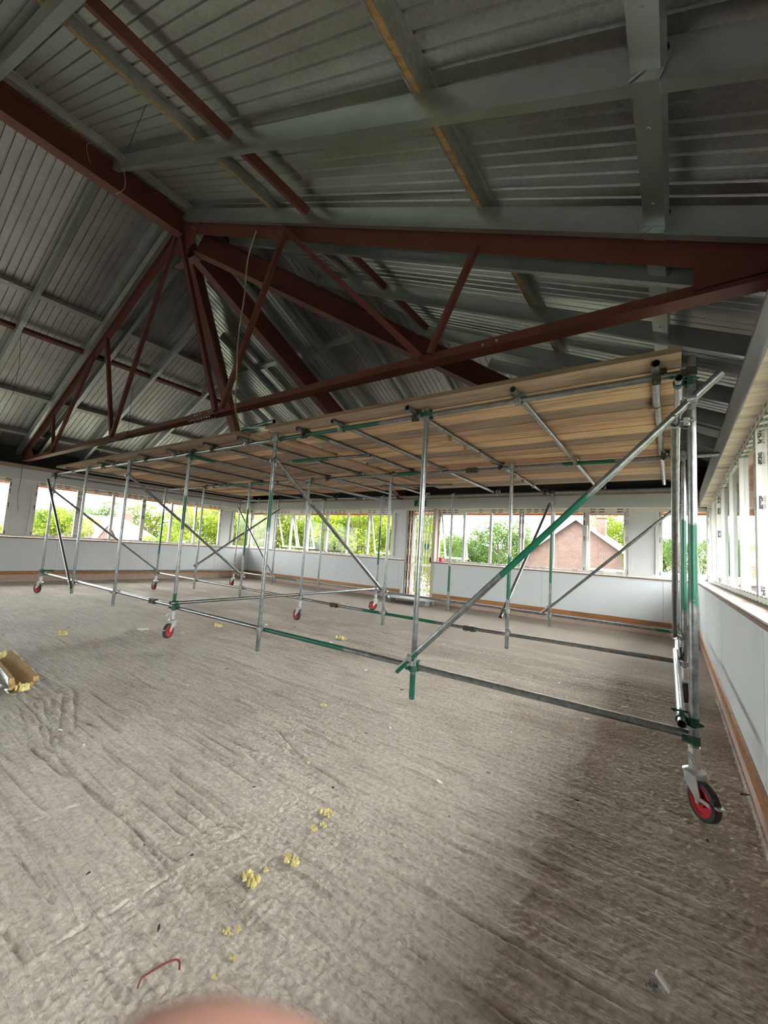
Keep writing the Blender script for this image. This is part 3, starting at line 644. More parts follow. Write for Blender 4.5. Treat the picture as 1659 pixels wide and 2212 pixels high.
def purlin(side, run, kind):
    n = {'R': nR, 'L': nL, 'F': nF}[side]; sg = {'R': 1, 'L': -1, 'F': 1}[side]
    if side in 'RL':
        d = Vector((sg * CT, 0, -ST)); p0, p1 = rp(side, run, max(RY0 - run + .2, -5.5), DECK - .005), rp(side, run, RY1 + run - .2, DECK - .005)
    else:
        d = Vector((0, CT, -ST)); p0, p1 = rp('F', run, RX - run + .25, DECK - .005), rp('F', run, RX + run - .25, DECK - .005)
    if kind == 'timber':
        m_ = MB(); m_.ext(thick([(-.07, -.012), (-.07, 0), (-.028, 0), (-.028, -.055)], .004), p0, p1, d, n); m_.ext(thick([(.075, -.012), (.075, 0), (.028, 0), (.028, -.06)], -.004), p0, p1, d, n)
        m_.ext([(-.07, -.004), (.075, -.004), (.075, 0), (-.07, 0)], p0, p1, d, n); m_.ext([(.028, -.088), (.032, -.088), (.032, 0), (.028, 0)], p0, p1, d, n); m_.ext([(-.042, -.098), (-.028, -.098), (-.028, -.088), (-.042, -.088)], p0, p1, d, n)
        o = m_.build('purlin', 'purl', RF)
        m_ = MB(); m_.ext([(-.0275, -.092), (.0275, -.092), (.0275, -.006), (-.0275, -.006)], p0, p1, d, n); t_ = m_.build('timber_insert', 'purlwood', o)
    elif kind == 'grey':
        m_ = MB(); m_.ext([(-.05, -.10), (.05, -.10), (.05, 0), (-.05, 0)], p0, p1, d, n); m_.build('purlin', 'purl', RF)
    elif kind == 'red':
        m_ = MB(); m_.ext([(-.04, -.175), (.04, -.175), (.04, -.085), (-.04, -.085)], p0, p1, d, n); m_.build('red_tie_bar', 'red', RF)
purlin('R', 0.20, 'timber'); purlin('R', RX * -1 - 4.22, 'timber'); purlin('R', -RX - 3.52, 'red'); purlin('R', -RX - 1.32, 'timber')
purlin('L', 0.20, 'grey'); purlin('L', 9.50 + RX, 'grey'); purlin('L', 10.32 + RX, 'red'); purlin('L', 12.12 + RX, 'grey'); purlin('L', 13.5 + RX, 'grey')
purlin('F', 2.80, 'grey'); purlin('F', 5.2, 'grey'); purlin('F', 6.6, 'grey')
# spacer channels between rafters close to the right-hand eaves
rr = [-2.0, -0.66, 0.67, 2.0, 3.05, 3.62, 4.67, 5.97, 6.95]
for i in range(len(rr) - 1):
    run = -0.10 - RX; p0, p1 = rp('R', run, rr[i] + .0, RAFT + .05), rp('R', run, rr[i + 1] - .005, RAFT + .05)
    if p1.y - p0.y < .3: continue
    m_ = MB(); dd = Vector((CT, 0, -ST)); m_.ext(thick([(-.065, .06), (-.065, 0), (.065, 0), (.065, .06)], .004), p0, p1, dd, nR); sp = m_.build('spacer_channel', 'raft', RF)
    m_ = MB()
    for t_ in (.28, .8): c_ = p0.lerp(p1, t_); m_.cyl(c_ - nR * .006, c_ + nR * .004, .011, 8)
    m_.build('bolt_heads', 'bolt', sp)
    m_ = MB()
    for dx in (-.03, .035): c_ = p1 + dd * dx + Vector((0, .0, .035)); m_.cyl(c_ + Vector((0, -.012, 0)), c_ + Vector((0, .01, 0)), .011, 8)
    m_.build('bolt_heads', 'coupk', sp)
for c_ in (2.0, 3.05):
    p0, p1 = rp('R', -.165 - RX, c_, RAFT), rp('R', -.045 - RX, c_, RAFT); m_ = MB()
    m_.ext([(-.013, -.003), (.079, .008), (.079, .011), (-.009, .0), (-.009, .12), (-.013, .12)], p0, p1, (0, 1, 0), nR); cl_ = m_.build('lap_cleat', 'raft', RF)
    m_ = MB(); q0, q1 = p0 + Vector((0, -.020, 0)) - nR * .002, p0.lerp(p1, .75) + Vector((0, -.020, 0)) + nR * .10; m_.ext([(-.001, -.006), (.001, -.006), (.001, .006), (-.001, .006)], q0, q1, (0, 1, 0), (q1 - q0).normalized().cross(Vector((0, 1, 0)))); m_.build('tie_strip', 'zinc', cl_)
    m_ = MB()
    for t_ in (.2, .75): k_ = p0.lerp(p1, t_) + nR * .135; m_.cyl(k_ + Vector((0, -.022, 0)), k_ + Vector((0, 0, 0)), .011, 8)
    m_.build('bolt_heads', 'coupk', cl_)
# ridge beam and hip beams in red oxide
def beam(name, p, q, h, b, side_a, up, par, mat='red'):
    m_ = MB(); m_.ext(ibeam(h, b), p, q, side_a, up); return m_.build(name, mat, par)
RB = empty('ridge_beam', (RX, 0, 6.42)); tag(RB, 'dark red steel ridge beam running overhead towards the truss', 'beam', kind='structure')
beam('ridge_member', (RX, RY0, 6.42), (RX, RY1 - .08, 6.42), .38, .17, (1, 0, 0), (0, 0, 1), RB)
def hipbeam(name, label, dx, dy, ln):
    e = empty(name, (RX, RY1, 6.26)); tag(e, label, 'beam', kind='structure')
    d = Vector((dx, dy, 0)).normalized(); sd = Vector((-d.y, d.x, 0)); k = SLP / (math.hypot(dx, dy))
    p = Vector((RX, RY1, 6.26)) + d * .18 - Vector((0, 0, .18 * k)); q = Vector((RX, RY1, 6.26)) + d * ln - Vector((0, 0, ln * k))
    ax = (q - p).normalized(); up = ax.cross(sd); up = up if up.z > 0 else -up
    beam('hip_member', p, q, .40, .16, sd, up, e); return e
hipbeam('hip_rafter', 'dark red steel hip beam dropping to the far right corner', 1, 1, HALF * 1.414 + .2)
hipbeam('hip_rafter', 'dark red steel hip beam dropping to the far left corner', -1, 1, HALF * 1.414 + .2)
hipbeam('hip_rafter', 'dark red steel centre rafter dropping to the far wall above the gate', 0, 1, HALF + .2)

# ------------------------------------------------------------------ roof truss
TR = empty('roof_truss', (RX, RY1, 3.13)); tag(TR, 'dark red steel roof truss spanning the hall above the scaffold', 'truss', kind='structure')
Y = RY1
tee = lambda hgt, b, t=.010: [(-b / 2, 0), (b / 2, 0), (b / 2, t), (t / 2, t), (t / 2, hgt), (-t / 2, hgt), (-t / 2, t), (-b / 2, t)]
teed = lambda hgt, b, t=.010: [(-t / 2, 0), (t / 2, 0), (t / 2, hgt - t), (b / 2, hgt - t), (b / 2, hgt), (-b / 2, hgt), (-b / 2, hgt - t), (-t / 2, hgt - t)]
m_ = MB(); m_.ext(tee(.11, .14), (XL - .05, Y, 3.13), (XR + .10, Y, 3.13), (0, 1, 0), (0, 0, 1)); m_.build('bottom_chord', 'red', TR)
TCB = 6.52
for sg in (1, -1):
    p = Vector((RX, Y, TCB)); q = Vector((RX + sg * (HALF + .12), Y, TCB - .46 * (HALF + .12))); n = Vector((sg * ST, 0, CT))
    m_ = MB(); m_.ext(teed(.20, .15), p, q, (0, 1, 0), n); m_.build('top_chord', 'red', TR)
def web(x0, z0, x1, z1, wd=.06, dy=0.0):
    p, q = Vector((x0, Y + dy, z0)), Vector((x1, Y + dy, z1)); ax = (q - p).normalized(); s_ = Vector((0, 1, 0)); u_ = ax.cross(s_)
    m_ = MB(); m_.ext([(-.03, -wd / 2), (.03, -wd / 2), (.03, wd / 2), (-.03, wd / 2)], p, q, s_, u_); m_.build('web_member', 'red', TR)
web(-6.85, 6.55, -5.22, 3.18, .07, -.04); web(-4.05, 5.40, -5.08, 3.20, .06, -.04); web(-4.08, 5.42, -1.91, 3.19, .06, -.06); web(-1.41, 4.12, -1.84, 3.22, .045, -.03)
web(-6.95, 6.55, -8.58, 3.20, .07, -.04); web(-9.42, 5.33, -8.62, 3.20, .07, -.03); web(-9.95, 5.05, -11.75, 3.18, .06, -.05); web(-12.05, 4.1, -11.75, 3.2, .045, -.03)
def plate(pts, t=.012, dy=-.02, name='gusset_plate'):
    n = len(pts); V = [(a, Y + dy, b) for a, b in pts] + [(a, Y + dy + t, b) for a, b in pts]
    m_ = MB(); m_.add(V, [tuple(range(n)), tuple(range(2 * n - 1, n - 1, -1))] + [(i, (i + 1) % n, n + (i + 1) % n, n + i) for i in range(n)]); return m_.build(name, 'red', TR)
plate([(.11, 3.42), (.11, 3.2), (XR + .1, 3.2), (XR + .1, 3.40)]); plate([(XL, 3.2), (XL + .7, 3.2), (XL + .3, 3.5), (XL, 3.4)])
plate([(RX - .42, 6.62), (RX - .3, 6.28), (RX - .1, 6.15), (RX + .25, 6.18), (RX + .48, 6.45), (RX + .42, 6.66), (RX, 6.8)])
plate([(-5.9, 3.14), (-4.9, 3.14), (-4.9, 3.24), (-5.9, 3.24)]); plate([(-8.9, 3.14), (-8.0, 3.14), (-8.0, 3.24), (-8.9, 3.24)])
bm = MB(); 
def bolt(x, z, dy=-.02): bm.cyl((x, Y + dy - .014, z), (x, Y + dy, z), .012, 8, 0, .013)
for x0 in (-5.78, -5.42, -8.52, -8.16):
    for i in range(3): bolt(x0 + i * .07, 3.20)
for x, z in ((RX + .28, 6.5), (RX + .4, 6.56), (RX + .34, 6.44), (RX - .28, 6.42), (RX - .34, 6.5), (XL + .25, 3.3), (XL + .25, 3.22), (-1.2, 3.19), (-1.32, 3.18)): bolt(x, z)
for x0 in (-5.88, -8.55):
    for i in range(9):
        for dy in (-.045, .045): bm.cyl((x0 + i * .065, Y + dy, 3.112), (x0 + i * .065, Y + dy, 3.13), .014, 6)
bm.build('bolts', 'bolt', TR)
# flat cross plate under the ridge node
m_ = MB(); m_.ext([(-.06, -.008), (.06, -.008), (.06, .008), (-.06, .008)], (RX - .42, Y + .12, 6.14), (RX + .28, Y + .12, 6.06), (0, 1, 0), (0, 0, 1)); m_.build('tie_plate', 'red', TR)

# ------------------------------------------------------------------ scaffold
R0 = 0.0242
YN, YM, YX = 3.131, 5.463, 7.872
ZL, ZU = 0.405, 2.640
SF = empty('mobile_scaffold', (-5.6, 5.46, 0)); tag(SF, 'long mobile scaffold of galvanised tubes with timber deck on red castor wheels', 'scaffold')
def tube(name, p, q, paint=(), r=R0, par=SF):
    """hollow tube p->q, paint = list of (t0, t1) fractions painted green"""
    p, q = Vector(p), Vector(q); L = (q - p).length; d = (q - p) / L; a = d.orthogonal().normalized(); b = d.cross(a); n = 14
    ts = [0.0, 1.0]
    for t0, t1 in paint:
        e = 0.12 / L; ts += [t0 - e, t0 + e, t1 - e, t1 + e]
    ts = sorted(t for t in set(ts) if 0 <= t <= 1)
    def pv(t):
        v = 0.0
        for t0, t1 in paint:
            e = 0.12 / L; v = max(v, min(1, max(0, (t - t0 + e) / (2 * e))) * min(1, max(0, (t1 + e - t) / (2 * e))))
        return v
    m_ = MB(); V = []; pa = []
    for t in ts:
        V += [p + d * (L * t) + (a * math.cos(2 * math.pi * i / n) + b * math.sin(2 * math.pi * i / n)) * r for i in range(n)]; pa += [pv(t)] * n
    k = len(ts); ri = r - .004; dep = min(.25, L * .4)
    for t, s_ in ((0, dep / L), (1, 1 - dep / L)):
        for tt in (t, s_):
            V += [p + d * (L * tt) + (a * math.cos(2 * math.pi * i / n) + b * math.sin(2 * math.pi * i / n)) * ri for i in range(n)]; pa += [0.0] * n
    Fc = []
    def band(A, B, flip=False):
        for i in range(n):
            f = (A * n + i, A * n + (i + 1) % n, B * n + (i + 1) % n, B * n + i); Fc.append(f[::-1] if flip else f)
    for j in range(k - 1): band(j, j + 1)
    band(0, k, True); band(k, k + 1, True); band(k - 1, k + 2); band(k + 2, k + 3)
    Fc.append(tuple((k + 1) * n + i for i in range(n))); Fc.append(tuple((k + 3) * n + i for i in range(n)))
    m_.add(V, Fc); m_.p = pa
    return m_.build(name, 'tube', par, True)
CM = {}
def coupler_mesh(mat):
    if mat in CM: return CM[mat]
    m_ = MB()
    m_.ring((0, 0, 0), (0, 0, 1), .0315, .0245, .048, 14); m_.ring((0, .054, 0), (1, 0, 0), .0315, .0245, .048, 14)
    m_.box(-.02, .02, .022, .034, -.02, .02)
    m_.box(-.058, -.026, -.012, .012, -.02, .02); m_.cyl((-.046, -.05, 0), (-.046, .03, 0), .0065, 6); m_.cyl((-.046, -.04, 0), (-.046, -.026, 0), .012, 6)
    m_.box(-.02, .02, .042, .066, .026, .058); m_.cyl((0, .02, .046), (0, .105, .046), .0065, 6); m_.cyl((0, .082, .046), (0, .095, .046), .012, 6)
    o = m_.build('coupler', mat, None, True, origin=(0, 0, 0)); me = o.data; bpy.data.objects.remove(o); CM[mat] = me
    return me
def coupler(p1, ax1, ax2, toward, mat='coup'):
    z = Vector(ax1).normalized(); t = Vector(toward); yv = (t - z * t.dot(z)).normalized(); xv = yv.cross(z)
    if Vector(ax2).dot(xv) < 0: z = -z; xv = yv.cross(z)
    o = bpy.data.objects.new('coupler', coupler_mesh(mat)); COL.objects.link(o); o.parent = SF
    o.matrix_local = Matrix.Translation(Vector(p1) - SF.location) @ Matrix((xv, yv, z)).transposed().to_4x4()
    return o
XN = [0.095, -1.82, -3.87, -5.75, -7.67, -9.50, -11.32]
XM = [0.090, -1.79, -3.78, -5.67, -7.47, -9.23, -11.05]
XF = [0.095, -1.82, -3.83, -5.68, -7.56, -9.38, -11.18]
TOPN = [2.74, 2.69, 2.71, 2.68, 2.67, 2.68, 2.68]; BOTN = [.30, .155, .165, .30, .19, .19, .30]
def pz(z0, z1, a, b):  # paint by height on a post that runs a->b
    return ((z0 - a) / (b - a), (z1 - a) / (b - a))
paintN = {0: [(1.17, 1.68)], 1: [(.155, .36)], 2: [(1.55, 2.0)], 3: [(.36, .62), (1.5, 2.0)]}
paintM = {0: [(.95, 1.93)], 1: [(.85, 1.42)], 4: [(1.1, 2.1)], 6: [(.9, 2.0)]}
paintF = {1: [(.98, 1.9)], 2: [(.6, 1.15)], 3: [(1.05, 1.95)]}
for row, (YY, XS, PA) in enumerate(((YN, XN, paintN), (YM, XM, paintM), (YX, XF, paintF))):
    for i, x in enumerate(XS):
        a = BOTN[i] if row == 0 else (.30 if i in (0, 3, 6) else .215); b = TOPN[i] if row == 0 else 2.67
        tube('standard', (x, YY, a), (x, YY, b), [pz(z0, z1, a, b) for z0, z1 in PA.get(i, [])])
        mats = ['coupg' if (row == 0 and i in (0, 1, 3)) else 'coup', 'coupk' if (i + row) % 3 == 0 else ('coupg' if row == 0 and i < 2 else 'coup')]
        for z, mt in ((ZL, mats[0]), (ZU, mats[1])):
            coupler((x, YY, z), (0, 0, 1), (1, 0, 0), (0, 1, 0), mt)
DY = 0.054
# ledgers (x direction), fixed behind the standards
tube('ledger', (0.11, YN + DY, .412), (-5.85, YN + DY, .40), [(.46, .67)]); tube('ledger', (-5.85, YN + DY, .415), (-11.42, YN + DY, .42))
tube('ledger', (0.12, YN + DY, 2.658), (-6.1, YN + DY, 2.635), [(.40, .66)]); tube('ledger', (-6.1, YN + DY, 2.633), (-11.45, YN + DY, 2.66))
tube('ledger', (0.16, YM + DY, .41), (-2.33, YM + DY, .382)); tube('ledger', (-2.34, YM + DY, .382), (-4.86, YM + DY, .382), [(.2, .75)]); tube('ledger', (-4.87, YM + DY, .388), (-11.1, YM + DY, .425))
tube('ledger', (0.40, YM + DY, 2.632), (-2.39, YM + DY, 2.628), [(.34, .56)]); tube('ledger', (-2.40, YM + DY, 2.63), (-7.3, YM + DY, 2.64), [(.18, .3)]); tube('ledger', (-6.6, YM + DY - .05, 2.635), (-11.15, YM + DY, 2.65), [(.05, .45)])
tube('ledger', (0.15, YX + DY, .41), (-5.2, YX + DY, .425), [(.01, .07)]); tube('ledger', (-5.2, YX + DY, .425), (-11.25, YX + DY, .435), [(.53, .70)])
tube('ledger', (0.15, YX + DY, 2.655), (-6.42, YX + DY, 2.648)); tube('ledger', (-6.43, YX + DY, 2.648), (-11.25, YX + DY, 2.668))
def sleeve(x, y, z):
    m_ = MB(); m_.box(x - .09, x + .09, y - .028, y + .028, z - .034, z + .03); m_.cyl((x - .05, y - .05, z), (x - .05, y + .05, z), .009, 6); m_.cyl((x + .05, y - .05, z), (x + .05, y + .05, z), .009, 6)
    m_.box(x - .07, x - .02, y - .032, y + .032, z - .04, z + .036); m_.box(x + .02, x + .07, y - .032, y + .032, z - .04, z + .036); m_.build('sleeve_joint', 'coupk', SF)
for a in ((-2.335, YM + DY, .382), (-4.865, YM + DY, .385), (-2.395, YM + DY, 2.629), (-6.425, YX + DY, 2.648), (-6.45, YN + DY, .415)): sleeve(*a)
tube('ledger', (-4.95, YM + DY - .058, 2.632), (-3.25, YM + DY - .058, 2.638), [(.75, .98)])
tube('short_tube', (-4.73, 4.11, 2.632), (-3.28, 4.22, 2.632), [(.05, .55)]); tube('short_tube', (-4.68, 6.43, 2.632), (-3.24, 6.61, 2.632))
# transoms (y direction) on top of the ledgers
ZT = ZU + .0495
TX = [-.09, -1.01, -1.97, -2.88, -3.44, -4.48, -5.25, -6.24, -7.17, -8.40, -8.85, -10.36]
for i, x in enumerate(TX):
    if i == 0:
        tube('transom', (x, 3.02, ZT), (x - .02, 3.83, ZT), r=.0272); tube('transom', (x - .012, 3.70, ZT), (x - .025, 7.62, ZT))
        m_ = MB(); m_.ring((x - .02, 3.86, ZT), (0, 1, 0), .034, .025, .045); m_.box(x - .075, x - .035, 3.83, 3.89, ZT - .03, ZT + .015); m_.build('band_clip', 'coupb', SF)
    elif i in (4, 10):
        tube('transom', (x, 3.06, ZT - .0), (x - .02, 5.7, ZT - .0), [(.02, .2)])
    else:
        tube('transom', (x, 3.03, ZT), (x - .06, 7.86, ZT))
    ys = [YN + DY] + [YM + DY] + ([YX + DY] if i not in (0, 4, 10) else [])
    for y_ in ys: coupler((x + .0, y_, ZU), (1, 0, 0), (0, 1, 0), (0, 0, 1), 'coup' if i % 2 else 'coupk')
for y_ in (3.95, 4.35, 4.75, 5.2, 6.2, 6.6, 7.2):
    m_ = MB(); m_.ring((-1.985, y_, ZT), (0, 1, 0), .0325, .0245, .025); m_.box(-2.0, -1.97, y_ - .01, y_ + .01, ZT - .07, ZT - .03); m_.build('band_clip', 'coupb', SF)
# tied cross tubes at both ends and at the middle frame, low and high
tube('cross_tube', (.036, 3.03, .505), (.012, 5.62, .505)); tube('cross_tube', (.03, 5.35, .46), (.03, 8.0, .46))
tube('cross_tube', (.030, 3.03, 2.575), (.030, 5.7, 2.585)); tube('cross_tube', (.02, 5.4, 2.54), (.02, 8.0, 2.55))
tube('cross_tube', (-5.70, 3.05, .478), (-5.70, 7.98, .478)); tube('cross_tube', (-5.72, 3.08, 2.575), (-5.70, 7.98, 2.585), [(0, .09)])
tube('cross_tube', (-11.26, 3.06, .492), (-11.14, 7.95, .485), [(0, .06)]); tube('cross_tube', (-11.27, 3.06, 2.58), (-11.12, 7.95, 2.585))
for x_, YY, z_ in ((.036, YN, .505), (.03, YN, 2.575), (.02, YM, 2.585), (-5.70, YN, .478), (-5.68, YM, .478), (-5.68, YX, .478), (-5.7, YN, 2.575), (-5.7, YM, 2.58), (-5.7, YX, 2.585), (-11.26, YN, .492), (-11.1, YM, .488), (-11.14, YX, .485), (-11.27, YN, 2.58), (-11.1, YX, 2.585)):
    coupler((x_ + (.054 if x_ > -1 else -.054 if x_ < -11 else -.054), YY, z_), (0, 0, 1), (0, 1, 0), (-1 if x_ > -1 else 1, 0, 0), 'coupg' if YY == YN else 'coup')
# braces
def brace(p, q, posts, paint=()):
    tube('brace', p, q, paint); p, q = Vector(p), Vector(q); d = (q - p).normalized()
    for (px, py, side) in posts:
        t = ((px - p.x) / (q.x - p.x)) if abs(q.x - p.x) > abs(q.y - p.y) else ((py - p.y) / (q.y - p.y)); z = p.z + (q.z - p.z) * t
        coupler((px, py, z), (0, 0, 1), d, side, 'coup')
brace((-1.952, YN - DY, .364), (.238, YN - DY, 2.584), [(XN[1], YN, (0, -1, 0)), (XN[0], YN, (0, -1, 0))], [(.0, .10), (.40, .68)])
brace((-11.55, YN - DY, 2.52), (-9.40, YN - DY, .31), [(XN[6], YN, (0, -1, 0)), (XN[5], YN, (0, -1, 0))])
brace((-11.21, YX - DY, 2.447), (-9.13, YX - DY, .304), [(XF[5], YX, (0, -1, 0))])
brace((-1.954, YX - DY, .427), (.163, YX - DY, 2.455), [(XF[1], YX, (0, -1, 0)), (XF[0], YX, (0, -1, 0))])
brace((.012, 3.06, 2.36), (.008, 5.44, .685), [(.064, YN, (-1, 0, 0)), (.06, YM, (-1, 0, 0))])
brace((-3.815, 3.09, 2.385), (-3.815, 5.63, .62), [(-3.868, YN, (1, 0, 0)), (-3.80, YM, (1, 0, 0))])
brace((-7.60, 3.085, 2.42), (-7.49, 5.54, .635), [(-7.65, YN, (1, 0, 0)), (-7.5, YM, (1, 0, 0))])
brace((-11.25, 3.10, 2.275), (-11.12, 5.53, .48), [(-11.3, YN, (1, 0, 0)), (-11.1, YM, (1, 0, 0))])
brace((-9.33, 7.90, 2.384), (-9.25, 5.43, .738), [(-9.38, YX, (1, 0, 0)), (-9.28, YM, (1, 0, 0))])
brace((-1.865, 7.88, 2.44), (-1.845, 5.36, .62), [(-1.82, YX, (-1, 0, 0)), (-1.79, YM, (-1, 0, 0))])
# timber deck
ZB = ZT + R0 + .001
def board(x0, x1, y0, wd, z=ZB, th=.036, name='deck_board'):
    global lastb
    m_ = MB(); m_.box(x0, x1, y0, y0 + wd, z, z + th); m_.m = [0, 0, 1, 1, 1, 1]
    k = random.choice([t for t in range(8) if t != lastb]); lastb = k
    return m_.build(name, ['board%d' % k, 'boardside'], SF)
lastb = -1
NR, PW, Y00 = 18, .2465, 2.972
for i in range(NR):
    y_ = Y00 + i * PW; g = .008 + .008 * random.random()
    board(-3.88 + random.uniform(-.04, .02), .035 + random.uniform(-.015, .012) - (0 if i else 0), y_ + g / 2, PW - g, ZB + random.uniform(0, .003))
    board(-8.36 + random.uniform(-.02, .02), -4.37 + random.uniform(-.02, .02), y_ + g / 2, PW - g, ZB + random.uniform(0, .003))
    board(-10.74 + random.uniform(-.05, .03), -8.39, y_ + g / 2, PW - g, ZB + random.uniform(0, .003))
for x_ in (-4.13, -4.365):
    m_ = MB(); m_.box(-1.85, 1.85, -.112, .112, 0, .036); o = m_.build('deck_board', 'board0' if x_ > -4.2 else 'board3', SF, origin=(0, 0, 0)); o.location = Vector((x_ + .0, 4.98, ZB + .001)) - SF.location; o.rotation_euler = (0, 0, math.pi / 2)
# loose green tube offcut on the deck edge
tube('short_tube', (-4.45, 3.06, 2.80), (-3.78, 3.01, 2.80), [(.0, .9)])
# castors
def caster_parts():
    P = {}
    a = MB(); a.ring((0, 0, .30), (0, 0, 1), .0295, .0245, .13, 16); P['socket'] = (a, 'zinc')
    a = MB(); a.lathe([(.058, .226), (.058, .236), (.04, .244), (.03, .25), (.0, .25), (.0, .226)], (0, 0, 0), (0, 0, 1), 20)
    for s_ in (1, -1):
        y0, y1 = s_ * .030, s_ * .036
        pr = [(-.042, .228), (.05, .228), (.058, .20), (.085, .115), (.078, .088), (.060, .086), (.03, .12), (-.03, .17)]
        n = len(pr); V = [(x_, min(y0, y1), z_) for x_, z_ in pr] + [(x_, max(y0, y1), z_) for x_, z_ in pr]
        a.add(V, [tuple(range(n)), tuple(range(2 * n - 1, n - 1, -1))] + [(i, (i + 1) % n, n + (i + 1) % n, n + i) for i in range(n)])
    a.cyl((.066, -.044, .1), (.066, .044, .1), .011, 8); P['fork'] = (a, 'zinc')
    c = (.066, 0, .1)
    a = MB(); a.lathe([(.098, -.02), (.1, -.012), (.1, .012), (.098, .02), (.090, .023), (.077, .023), (.077, -.023), (.090, -.023)], c, (0, 1, 0), 32); P['tyre'] = (a, 'rubber')
    a = MB(); a.lathe([(.077, -.020), (.077, .020), (.068, .020), (.062, .010), (.030, .010), (.026, .024), (.0, .024), (.0, -.024), (.026, -.024), (.030, -.010), (.062, -.010), (.068, -.020)], c, (0, 1, 0), 32); P['wheel'] = (a, 'redwheel')
    a = MB(); a.cyl((-.02, -.03, .335), (.075, -.06, .305), .005, 6); a.cyl((.0, -.035, .33), (.0, .035, .33), .007, 6); P['locking_pin'] = (a, 'zinc')
    a = MB(); a.box(.145, .185, -.02, .02, .118, .128); a.box(.06, .15, -.04, -.036, .112, .132); P['brake_pedal'] = (a, 'zinc')
    return {k: (b.build(k, mt, None, True, origin=(0, 0, 0)), mt) for k, (b, mt) in P.items()}
CP = caster_parts(); first = True
for (x, y_, ang) in ((XN[0], YN, -53), (XN[3], YN, -62), (XN[6], YN, 196), (XM[0], YM, 84), (XM[3], YM, 170), (XM[6], YM, 180), (XF[0], YX, 95), (XF[3], YX, -120), (XF[6], YX, 178)):
    c = empty('castor', (x, y_, 0), SF); c.rotation_euler = (0, 0, math.radians(ang))
    for k, (o, mt) in CP.items():
        if first: q = o
        else: q = o.copy(); COL.objects.link(q)
        q.parent = c; q.location = (0, 0, 0)
    first = False

# ------------------------------------------------------------------ outside
GZ = -3.7
def mk_leaf(name, c0, c1, c2):
    m, nt, b = new_mat(name)
    v = coords(nt, rnd=True); f = noise(nt, v, 3.0, 2, 0.7)
    r = ramp(nt, [(0.3, c0), (0.5, c1), (0.72, c2)]); nt.links.new(f, r.inputs[0])
    out = nt.nodes['Material Output']; nt.nodes.remove(b)
    d = N(nt, 'ShaderNodeBsdfDiffuse'); t = N(nt, 'ShaderNodeBsdfTranslucent'); mx = N(nt, 'ShaderNodeMixShader'); mx.inputs[0].default_value = 0.35
    nt.links.new(r.outputs[0], d.inputs[0]); nt.links.new(r.outputs[0], t.inputs[0]); nt.links.new(d.outputs[0], mx.inputs[1]); nt.links.new(t.outputs[0], mx.inputs[2]); nt.links.new(mx.outputs[0], out.inputs[0])
    return m
M['leaf0'] = mk_leaf('yellow_green_leaves', (0.045, 0.085, 0.012), (0.14, 0.19, 0.022), (0.26, 0.27, 0.04))
M['leaf1'] = mk_leaf('mid_green_leaves', (0.03, 0.06, 0.018), (0.075, 0.13, 0.035), (0.15, 0.20, 0.06))
M['bark'] = simple('tree_bark', (0.10, 0.08, 0.06), 0.9, 0, 0.3)
M['grass'] = simple('distant_grass', (0.11, 0.12, 0.075), 0.95, 0, 0.25, 0.4)
def mk_brick(name, c1, c2, mortar, sx, row):
    m, nt, b = new_mat(name)
    br = N(nt, 'ShaderNodeTexBrick'); br.inputs['Scale'].default_value = 1.0; br.inputs['Brick Width'].default_value = sx; br.inputs['Row Height'].default_value = row; br.inputs['Mortar Size'].default_value = row * .16
    br.inputs['Color1'].default_value = (*c1, 1); br.inputs['Color2'].default_value = (*c2, 1); br.inputs['Mortar'].default_value = (*mortar, 1)
    tc = N(nt, 'ShaderNodeTexCoord'); mp = N(nt, 'ShaderNodeMapping'); mp.inputs['Rotation'].default_value = (math.radians(90), 0, 0); nt.links.new(tc.outputs['Object'], mp.inputs[0]); nt.links.new(mp.outputs[0], br.inputs[0])
    f = noise(nt, coords(nt), 2.0, 2, .7); nt.links.new(mixc(nt, f, br.outputs[0], tuple(c * .75 for c in c1)), b.inputs['Base Color']); b.inputs['Roughness'].default_value = 0.9
    return m
M['brick'] = mk_brick('weathered_red_brick', (0.105, 0.052, 0.040), (0.135, 0.085, 0.068), (0.17, 0.155, 0.14), .225, .075)
M['tiles'] = mk_brick('clay_roof_tiles', (0.17, 0.135, 0.115), (0.21, 0.17, 0.145), (0.09, 0.07, 0.06), .25, .22)
m_ = MB(); m_.add([(-140, -120, GZ), (120, -120, GZ), (120, 160, GZ), (-140, 160, GZ)], [(0, 1, 2, 3)])
tag(m_.build('ground', 'grass'), 'green ground far below the upper-floor windows', 'ground', kind='structure')
def crown_mesh(seed, nleaf, mat):
    rnd = random.Random(seed); cl = []
    for i in range(22):
        u = rnd.uniform(-1, 1); a = rnd.uniform(0, 2 * math.pi); rr = rnd.uniform(.35, .8); s_ = math.sqrt(1 - u * u)
        cl.append((Vector((s_ * math.cos(a) * rr, s_ * math.sin(a) * rr, u * rr)), rnd.uniform(.22, .40)))
    V = []; Fc = []
    for i in range(nleaf):
        c, r_ = rnd.choice(cl); d = Vector((rnd.gauss(0, 1), rnd.gauss(0, 1), rnd.gauss(0, 1))).normalized(); p = c + d * r_ * rnd.uniform(.55, 1.05)
        a = Vector((rnd.gauss(0, 1), rnd.gauss(0, 1), rnd.gauss(0, 1))).normalized(); b = a.orthogonal().normalized(); k = rnd.uniform(.011, .024)
        o = len(V); V += [p - a * k * 1.4, p + b * k * .7, p + a * k * 1.4, p - b * k * .7]; Fc.append((o, o + 1, o + 2, o + 3))
    me = bpy.data.meshes.new('crown'); me.from_pydata([tuple(v) for v in V], [], Fc); me.materials.append(M[mat]); return me
